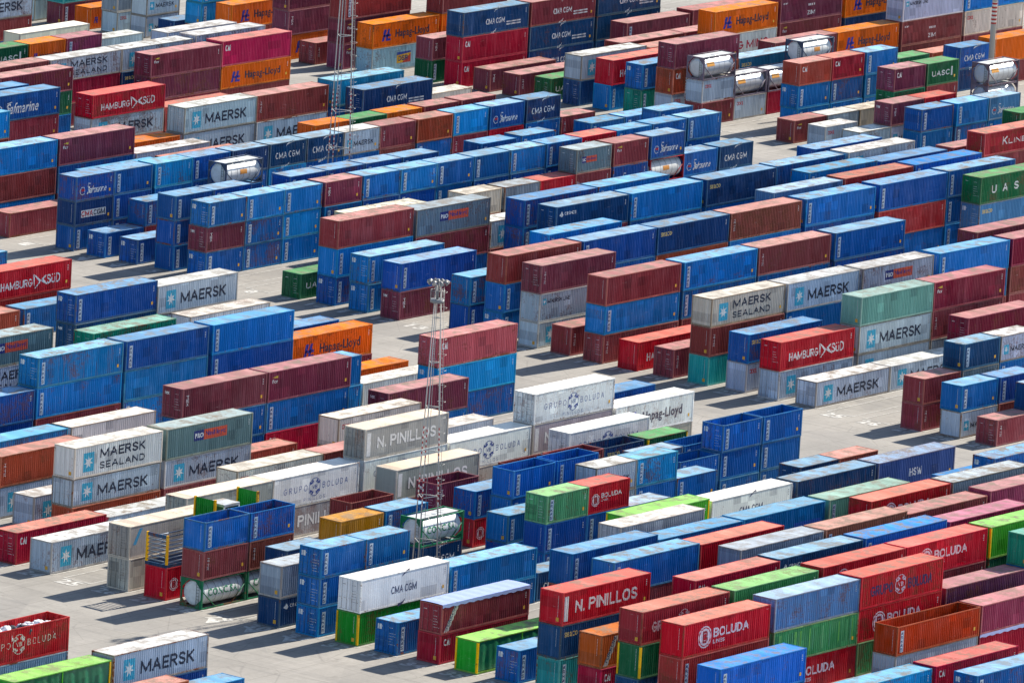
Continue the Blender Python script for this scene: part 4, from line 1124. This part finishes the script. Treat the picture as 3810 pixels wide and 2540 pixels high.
C 3 872.37 0.30 20 b3.ark;b2.ark;b3.ark
C 4 890.70 0.30 20 tanks;tanks
C 1 871.83 0.30 20 -b2;-b2;tankw
C 1 865.71 0.30 20 cr;tanks
C 4 853.33 0.30 20 mr.fl
C 4 859.53 0.30 20 gy
C 4 865.65 0.30 20 cream
C 5 853.25 0.30 20 gy.oocl
C 6 853.80 0.30 20 gy
C 6 859.78 0.30 20 gy.mae;mr2.tex/d
C 6 865.90 0.30 20 -gy;rd
C 7 859.52 0.30 20 b2.ark;b1.ark
C 7 866.16 0.30 20 b2.ark;b3.ark
C 7 872.44 0.30 20 b3.ark;bg.saf
C 9 866.11 0.30 40 -mr2;gn+
C 10 853.31 0.30 40 mr;rd2.klin
C 9 853.58 0.30 40 mr+
B 11 815.44 0.16 40 -b2;-b2+;b1+
B 12 815.56 0.16 40 -gy+;-b1+;gy.mae+
B 12 802.78 0.08 40 -mr+;-br+;b1+
B 13 802.68 0.08 40 -gy+;-b2+;b3.ark+
B 13 815.58 0.16 40 -mr2;-b2+;b1+
B 14 815.85 0.16 40 -b1+;-b3+;b5.ark+
B 15 815.84 0.16 40 b3.ark+;b2.ark+;b2.ark+
B 14 803.21 0.08 40 -mr+;-br+;rd2+
B 6 790.47 0.00 20 -gy;b1.ark;b3.ark
B 6 796.56 0.04 20 -b2;b1.ark;b2.ark
B 7 796.33 0.04 20 -b3;mr;gg.pon/d
B 7 802.81 0.08 20 -gy;b1.saf;mr.fl
B 7 809.39 0.12 20 -gy;tankr;b1.saf
B 7 815.51 0.16 20 -b1;b2.saf
B 7 821.93 0.20 20 b1;nv.cma
B 3 821.30 0.20 20 -mr;b2.ark
B 3 827.63 0.24 20 -gy;b2.ark
B 5 822.11 0.20 20 -br;-mr;b2.ark
B 6 802.68 0.08 20 -b2;-gy;rd.cai
B 6 808.91 0.12 20 -mr2;-b2;b3.ark
B 6 815.25 0.16 20 -br;-gy;b2.ark
B 6 821.54 0.20 20 -br;b2.ark;b2.ark
B 5 790.70 0.00 20 -mr2;-b2;b1.ark
B 3 808.99 0.12 20 -gy;b3.ark
B 2 821.68 0.20 20 -b3;mr.tri
B 6 771.72 0.00 20 -b2;b1.ark;b3.ark
B 6 777.89 0.00 20 -b2;b2.ark;b2.ark
B 6 784.21 0.00 20 -mr;b1.ark;b2.ark
A 24 651.62 0.00 40 -b2+;cream.oocl+
C -1 878.42 0.17 40 -mr+;mr+
C -22 853.30 -2.45 40 gy;-gy.pon2+
B 10 765.22 0.00 40 mr+;gy.mae+
A 37 639.15 0.00 40 -lime+
A 27 632.78 0.00 20 -b2;-b2;gflat+
C -4 878.42 -0.20 40 -mr;mr+
A 32 651.57 0.23 20 nv.cmb
A 35 702.13 0.15 40 -b1;-b2+;b2.ark/d+
A 34 701.98 0.15 40 -b1+;b5+
"""
LEN={'20':6.06,'40':12.19}
stacks=[]; things=[]; hidden=[]
idx=0
for line in DATA.strip().split('\n'):
    b,R,x,z,L,specs=line.split(); R=int(R); x=float(x); z=float(z); LL=LEN[L]; y=yrow(R)
    z+=.0; st=dict(b=b,R=R,x=x,L=LL,items=[])
    for sp in specs.split(';'):
        idx+=1
        hid=sp[0]=='-'; sp=sp.lstrip('-'); hc=sp.endswith('+'); sp=sp.rstrip('+')
        H=2.896 if hc else 2.591
        main,_,fl=sp.partition('/'); flags=fl.split('&') if fl else []
        code,_,gfx=main.partition('.')
        it=dict(code=code,gfx=gfx,flags=flags,z=z,H=H,L=LL,x=x,y=y,st=st,tier=len(st['items']),obj=None,kind='')
        if hid: hidden.append(it)
        else:
            if code in TANKC: it['obj'],it['kind']=build_tank(x,y,z,H,code,idx)
            elif code in('flat','gflat'): it['obj'],it['kind']=build_flat(x,y,z,LL,H,code=='gflat',idx)
            else: it['obj'],it['kind']=build_container(x,y,z,LL,H,code,flags,gfx,idx)
            things.append(it)
        st['items'].append(it); z+=H
    st['n']=len(st['items']); stacks.append(st)
# the containers buried out of sight inside the stacks: one mass
hb=MB()
for it in hidden:
    for me in (cached(('f',it['L'],it['H'],False),lambda:mk_frame(it['L'],it['H'])),cached(('w',it['L'],it['H'],False,'LR',False),lambda:mk_walls(it['L'],it['H'],False,'LR',False)),cached(('r',it['L'],it['H'],False),lambda:mk_roof(it['L'],it['H'],False))):
        n=len(hb.v); ox,oy,oz=it['x']+it['L']/2-OX,it['y']+1.22-OY,it['z']
        hb.v+=[(p.co.x+ox,p.co.y+oy,p.co.z+oz) for p in me.vertices]
        hb.f+=[tuple(n+i for i in q.vertices) for q in me.polygons]
hb.sm=[False]*len(hb.f)
ho=new('buried_containers',hb.mesh('buried_containers'),None,M_SIDE,lin((40,84,140)))
ho['kind']='stuff'; ho['label']='containers buried under and behind the visible stacks'; ho['category']='containers'

# ---------------------------------------------------------------- labels that single each container out
def base(it):
    ln_='short' if it['L']<8 else 'long'; c=NAME.get(it['code'],'')
    if it['code'] in TANKC: return TANKC[it['code']][2],c
    if it['code']=='flat': return 'blue flat rack with yellow posts and grey rails',''
    if it['code']=='gflat': return 'flat rack with green end walls',''
    k={'long_container':'container','short_container':'container','refrigerated_container':'smooth-sided container','open_top_container':'open-topped container','tarpaulin_top_container':'container under blue tarpaulin','curtain_side_container':'container with sagging green curtain side'}[it['kind']]
    m=MARK.get(it['gfx'],'')
    if it['gfx']=='y': m='with yellow corner posts'
    return ('%s %s %s %s'%(ln_,c,k,m or ('without name' if it['kind'].endswith('g_container') or it['kind'].startswith('short') else ''))).strip(),c
def short(it):
    if it is None: return None
    if it['code'] in TANKC: return {'tank':'white tank','tankw':'white tank','tanks':'steel tank','tankr':'white tank'}[it['code']]
    if it['code'] in('flat','gflat'): return 'flat rack'
    return NAME[it['code']]+' one'
rows={}
for s in stacks: rows.setdefault((s['b'],s['R']),[]).append(s)
for v in rows.values(): v.sort(key=lambda s:s['x'])
seen=set(id(t) for t in things)
def vis(it): return it is not None and id(it) in seen
from bpy_extras.object_utils import world_to_camera_view
bpy.context.view_layer.update()
sc=bpy.context.scene; sc.render.resolution_x=1024; sc.render.resolution_y=682
for it in things:
    p=world_to_camera_view(sc,co,Vector((it['x']+it['L']/2-OX,it['y']+.6-OY,it['z']+it['H']*.75))); it['u'],it['v']=p.x,p.y
def region(it):
    u=max(0,min(.999,it['u'])); v=max(0,min(.999,it['v']))
    return ('bottom','lower','upper','top')[int(v*4)]+' '+('far-left','left','right','far-right')[int(u*4)]+' part'
def rel(it):
    s=it['st']; i=it['tier']; o=[]
    ab=s['items'][i+1] if i+1<s['n'] else None; be=s['items'][i-1] if i>0 else None
    rw=rows[(s['b'],s['R'])]; k=rw.index(s); le=ri=None
    if k>0 and rw[k-1]['x']+rw[k-1]['L']>s['x']-1 and len(rw[k-1]['items'])>i: le=rw[k-1]['items'][i]
    if k+1<len(rw) and s['x']+s['L']>rw[k+1]['x']-1 and len(rw[k+1]['items'])>i: ri=rw[k+1]['items'][i]
    V=[]
    if vis(ab): V.append('under '+short(ab))
    if vis(be): V.append('on '+short(be))
    Nn=[]
    if vis(le): Nn.append('right of '+short(le))
    if vis(ri): Nn.append('left of '+short(ri))
    top=[]
    if not vis(ab) and i==s['n']-1: top.append('topmost in its stack' if s['n']>1 else 'alone on the ground')
    return V,Nn,top
def options(it):
    b,c=base(it); V,Nn,top=rel(it); reg='in '+region(it)
    yield b
    for q in V: yield b+', '+q
    for q in Nn: yield b+', '+q
    for q in V:
        for w_ in Nn: yield b+', '+q+', '+w_
    if len(V)==2: yield b+', '+V[0]+', '+V[1]
    if len(Nn)==2: yield b+', '+Nn[0]+', '+Nn[1]
    for q in V+Nn+top: yield b+', '+q+', '+reg
    yield b+', '+reg
cand=[[o_ for o_ in options(it) if len(o_.split())<=16] for it in things]
from collections import Counter
cnt=Counter(o_ for cl in cand for o_ in set(cl))
left=[]
for it,cl in zip(things,cand):
    lab=next((o_ for o_ in cl if cnt[o_]==1),None)
    if lab: it['obj']['label']=lab
    else: left.append(it)
# what is left differs only by place: order within its quarter of the photograph
ORD=['first','second','third','fourth','fifth','sixth','seventh','eighth','ninth','tenth','eleventh','twelfth','thirteenth','fourteenth','fifteenth','sixteenth']
by={}
for it in left:
    b,c=base(it); by.setdefault(b+', '+region(it),[]).append(it)
for key,v in by.items():
    allv=sorted([t for t in things if base(t)[0]+', '+region(t)==key],key=lambda t:t['u'])
    for it in v:
        b,c=base(it); n=allv.index(it)
        w_=(b+', in '+region(it)) if len(allv)==1 else (b+', '+ORD[min(n,15)]+' from left in '+region(it))
        ws=w_.split()
        it['obj']['label']=' '.join(ws) if len(ws)<=18 else ' '.join(ws[:18])
open('/tmp/w_labels.txt','w').write('\n'.join(str(x['obj'].get('label')) for x in things)) if False else None
print('labels: unique by relation',len(things)-len(left),'by place',len(left))

# ---------------------------------------------------------------- lighting masts
def mast(name,label,x,y,H,rb,rtop,lo,flood=True):
    z=zg(x,y); r=new(name,None,None,None,None,(x-OX,y-OY,z)); tag(r,label,'lighting mast','lighting masts over the yard')
    A=[R_(200),R_(320),R_(80)]
    P=lambda a,t:((rb+(rtop-rb)*t)*math.cos(a),(rb+(rtop-rb)*t)*math.sin(a),H*t)
    for a in A:
        b=MB(); N=1; b.tube(P(a,0),P(a,1),.065,.042,seg=10); new('leg',b.mesh('leg'),r,M_STRIPE,(lo/30.,0,0))
    n=int(H/4.0)
    for i in range(n+1):
        t=min(1,(i*4.0+.35)/H); b=MB()
        for j in range(3): b.tube(P(A[j],t),P(A[(j+1)%3],t),.04,seg=6)
        new('brace',b.mesh('brace'),r,M_GALV,lin((188,184,176)))
    b=MB(); b.tube((0,0,0),(0,0,H),.028,seg=6); new('cable_conduit',b.mesh('cable_conduit'),r,M_GALV,lin((150,150,150)))
    b=MB(); q=Vector(P(A[1],0)); 
    for s in (-.2,.2): 
        p0=P(A[1],0); p1=P(A[1],1); b.tube((p0[0]+.15,p0[1]+s,0),(p1[0]+.12,p1[1]+s,H),.02,seg=5)
    for i in range(int(H/.6)):
        t=(i+.5)*.6/H; p=P(A[1],t); b.tube((p[0]+.14,p[1]-.2,p[2]),(p[0]+.14,p[1]+.2,p[2]),.014,seg=5)
    for i in range(int(H/1.4)):
        t=(i+1)*1.4/H
        if t>.98: break
        p=P(A[1],t); pr=None
        for k in range(9):
            an=-1.6+3.2*k/8; c2=(p[0]+.14+.55*math.cos(an),p[1]+.36*math.sin(an),p[2])
            if pr: b.tube(pr,c2,.014,seg=5,cap=False)
            pr=c2
    new('ladder',b.mesh('ladder'),r,M_GALV,lin((170,170,168)))
    if flood:
        b=MB(); b.tube((0,0,H-1.6),(0,0,H-1.3),.62,seg=18); b.tube((0,0,H-1.3),(0,0,H+.5),.12,seg=8)
        for k in range(12):
            a0=2*math.pi*k/12; a1=2*math.pi*(k+1)/12
            b.tube((.62*math.cos(a0),.62*math.sin(a0),H-.5),(.62*math.cos(a1),.62*math.sin(a1),H-.5),.03,seg=5); b.tube((.62*math.cos(a0),.62*math.sin(a0),H-1.3),(.62*math.cos(a0),.62*math.sin(a0),H-.5),.02,seg=5)
        new('platform',b.mesh('platform'),r,M_GALV,lin((140,140,142)))
        for k in range(8):
            a0=2*math.pi*(k+.3)/8; e=Vector((math.cos(a0),math.sin(a0),0)); c0=e*.80+Vector((0,0,H+.22))
            b=MB(); d=(e*.75+Vector((0,0,-.66))); b.tube((0,0,H+.3),tuple(c0),.035,seg=5); b.tube(tuple(c0-d*.22),tuple(c0+d*.12),.10,.20,seg=12); b.tube(tuple(c0+d*.12),tuple(c0+d*.16),.20,.22,seg=12)
            f=new('floodlight',b.mesh('floodlight'),r,M_GALV,lin((128,128,130)))
            b=MB(); b.tube(tuple(c0+d*.162),tuple(c0+d*.17),.185,seg=12); new('lamp_glass',b.mesh('lamp_glass'),f,M_STEEL,lin((170,172,176)))
mast('lighting_mast','three-legged lattice lighting mast with ring of floodlights, among white containers',647.8,502.9,27.3,1.4,.30,7.6)
mast('lighting_mast','three-legged lattice lighting mast cut off by photo\'s top edge, behind blue containers',773.2,614.64,36.0,1.6,.42,7.5,False)
r=new('lighting_mast',None,None,None,None,(898.9-OX,618.9-OY,.3)); tag(r,'single tubular mast with red and white bands at photo\'s upper right','lighting mast','lighting masts over the yard')
b=MB(); b.tube((0,0,0),(0,0,30),.36,.2,seg=18); new('pole',b.mesh('pole'),r,M_STRIPE,(8.3/30.,0,0))
b=MB(); b.box(-.55,.55,-.55,.55,0,.25); new('base_plate',b.mesh('base_plate'),r,M_GALV,lin((150,150,150)))
b=MB()
for s in (-.2,.2): b.tube((.5,s,.3),(.36,s,29),.02,seg=5)
for i in range(70): b.tube((.5-.14*i/70,-.2,.5+.4*i),(.5-.14*i/70,.2,.5+.4*i),.014,seg=5)
new('ladder',b.mesh('ladder'),r,M_GALV,lin((160,160,160)))

# ---------------------------------------------------------------- sacks in the open container, machine on the green flat rack
op=next(t for t in things if t['gfx']=='gbw')
rn=random.Random(8)
def sack(x,y,z,sx,sy,sz,col,label):
    bm=bmesh.new(); bmesh.ops.create_icosphere(bm,subdivisions=4,radius=1)
    from mathutils import noise
    o=Vector((rn.random()*50,rn.random()*50,0))
    for v in bm.verts:
        n=noise.noise(v.co*1.3+o)*.28+noise.noise(v.co*3.4+o)*.14+noise.noise(v.co*8+o)*.05
        q=v.co*(1+n); q.x=math.copysign(abs(q.x)**.8,q.x); q.y=math.copysign(abs(q.y)**.8,q.y); v.co=Vector((q.x*sx,q.y*sy,max(-.75,q.z)*sz))
    me=bpy.data.meshes.new('sack'); bm.to_mesh(me); bm.free()
    for p in me.polygons: p.use_smooth=True
    o_=new('sack',me,None,M_SACK,lin(col),(x-OX,y-OY,z)); o_.rotation_euler=(rn.uniform(-.3,.3),rn.uniform(-.3,.3),rn.uniform(0,6.2)); tag(o_,label,'sack','sacks in the open red container')
sx0=op['x']; zb=op['z']
k=0
for i in range(4,11):
    for j in range(2):
        wht=rn.random()<.78
        side=('by far wall','by near wall')[1-j]
        px=sx0+.9+i*1.04+rn.uniform(-.15,.15)
        u=('white' if wht else 'dark')+' bulging sack '+side+', '+ORD[10-i]+' from right end of open red container'
        sack(px,op['y']+(.72 if j==0 else 1.66)+rn.uniform(-.1,.1),zb+op['H']*(.70 if i<10 else .55)+rn.uniform(-.12,.2),.62,.5,.62,(226,226,230) if wht else (52,58,70),u)
b=MB()
for zz,s in ((.2,0),): b.box(sx0+.3-OX,sx0+op['L']-.3-OX,op['y']+.12-OY,op['y']+2.32-OY,zb+.2,zb+op['H']*.5)
cg=new('packed_cargo',b.mesh('packed_cargo'),None,M_SACK,lin((150,150,150))); tag(cg,'packed grey cargo lying beneath the sacks in open red container','cargo')
gf=next(t for t in things if t['code']=='gflat')
r=new('machine',None,None,None,None,(gf['x']+2.5-OX,gf['y']+1.1-OY,gf['z']+.28)); tag(r,'grey-topped boxy machine standing between green end walls of flat rack','machine')
b=MB(); b.box(-1.0,1.0,-.9,.9,.1,1.75); new('body',b.mesh('body'),r,M_SIDE,lin((36,70,62)))
b=MB(); b.box(-1.06,1.06,-.96,.96,1.752,1.98); new('lid',b.mesh('lid'),r,M_ROOF,lin((170,176,182)))
b=MB()
for sx in (-1,1):
    for sy in (-1,1): b.box(sx*1.0-.06,sx*1.0+.06,sy*.9-.06,sy*.9+.06,0,1.75)
new('frame',b.mesh('frame'),r,M_FRAME,lin((210,214,214)))
# row numbers painted on the ground at the head of each row
nm=MB()
def number(txt,xh,y):
    v,f=text_mesh(txt,.04); n=len(nm.v); wdt=1.15*len(txt); hgt=1.7
    for p in v:
        X=xh-2.15+p[1]*hgt; Y=y+1.22+wdt/2-p[0]*wdt
        nm.v.append((X-OX,Y-OY,zg(X,Y)+.02))
    nm.f+=[tuple(n+i for i in q) for q in f]; nm.sm+=[False]*len(f)
for bk,rows_ in (('A',range(14,43)),('B',range(1,31)),('C',range(1,12))):
    for R in rows_: number(str(R),BLK[bk][0],yrow(R))
for bk,R in (('A',29),('A',30),('A',31),('B',3),('B',4)):
    x0=BLK[bk][0]; n=len(nm.v)
    for dx,dr in ((-3.7,-.22),(-2.0,-.45),(-2.2,-.06)):
        X,Y=x0+dx,yrow(R+dr); nm.v.append((X-OX,Y-OY,zg(X,Y)+.025))
    nm.f.append((n,n+2,n+1)); nm.sm.append(False)
no=new('painted_number',nm.mesh('painted_number'),None,M_LINE); no['kind']='structure'
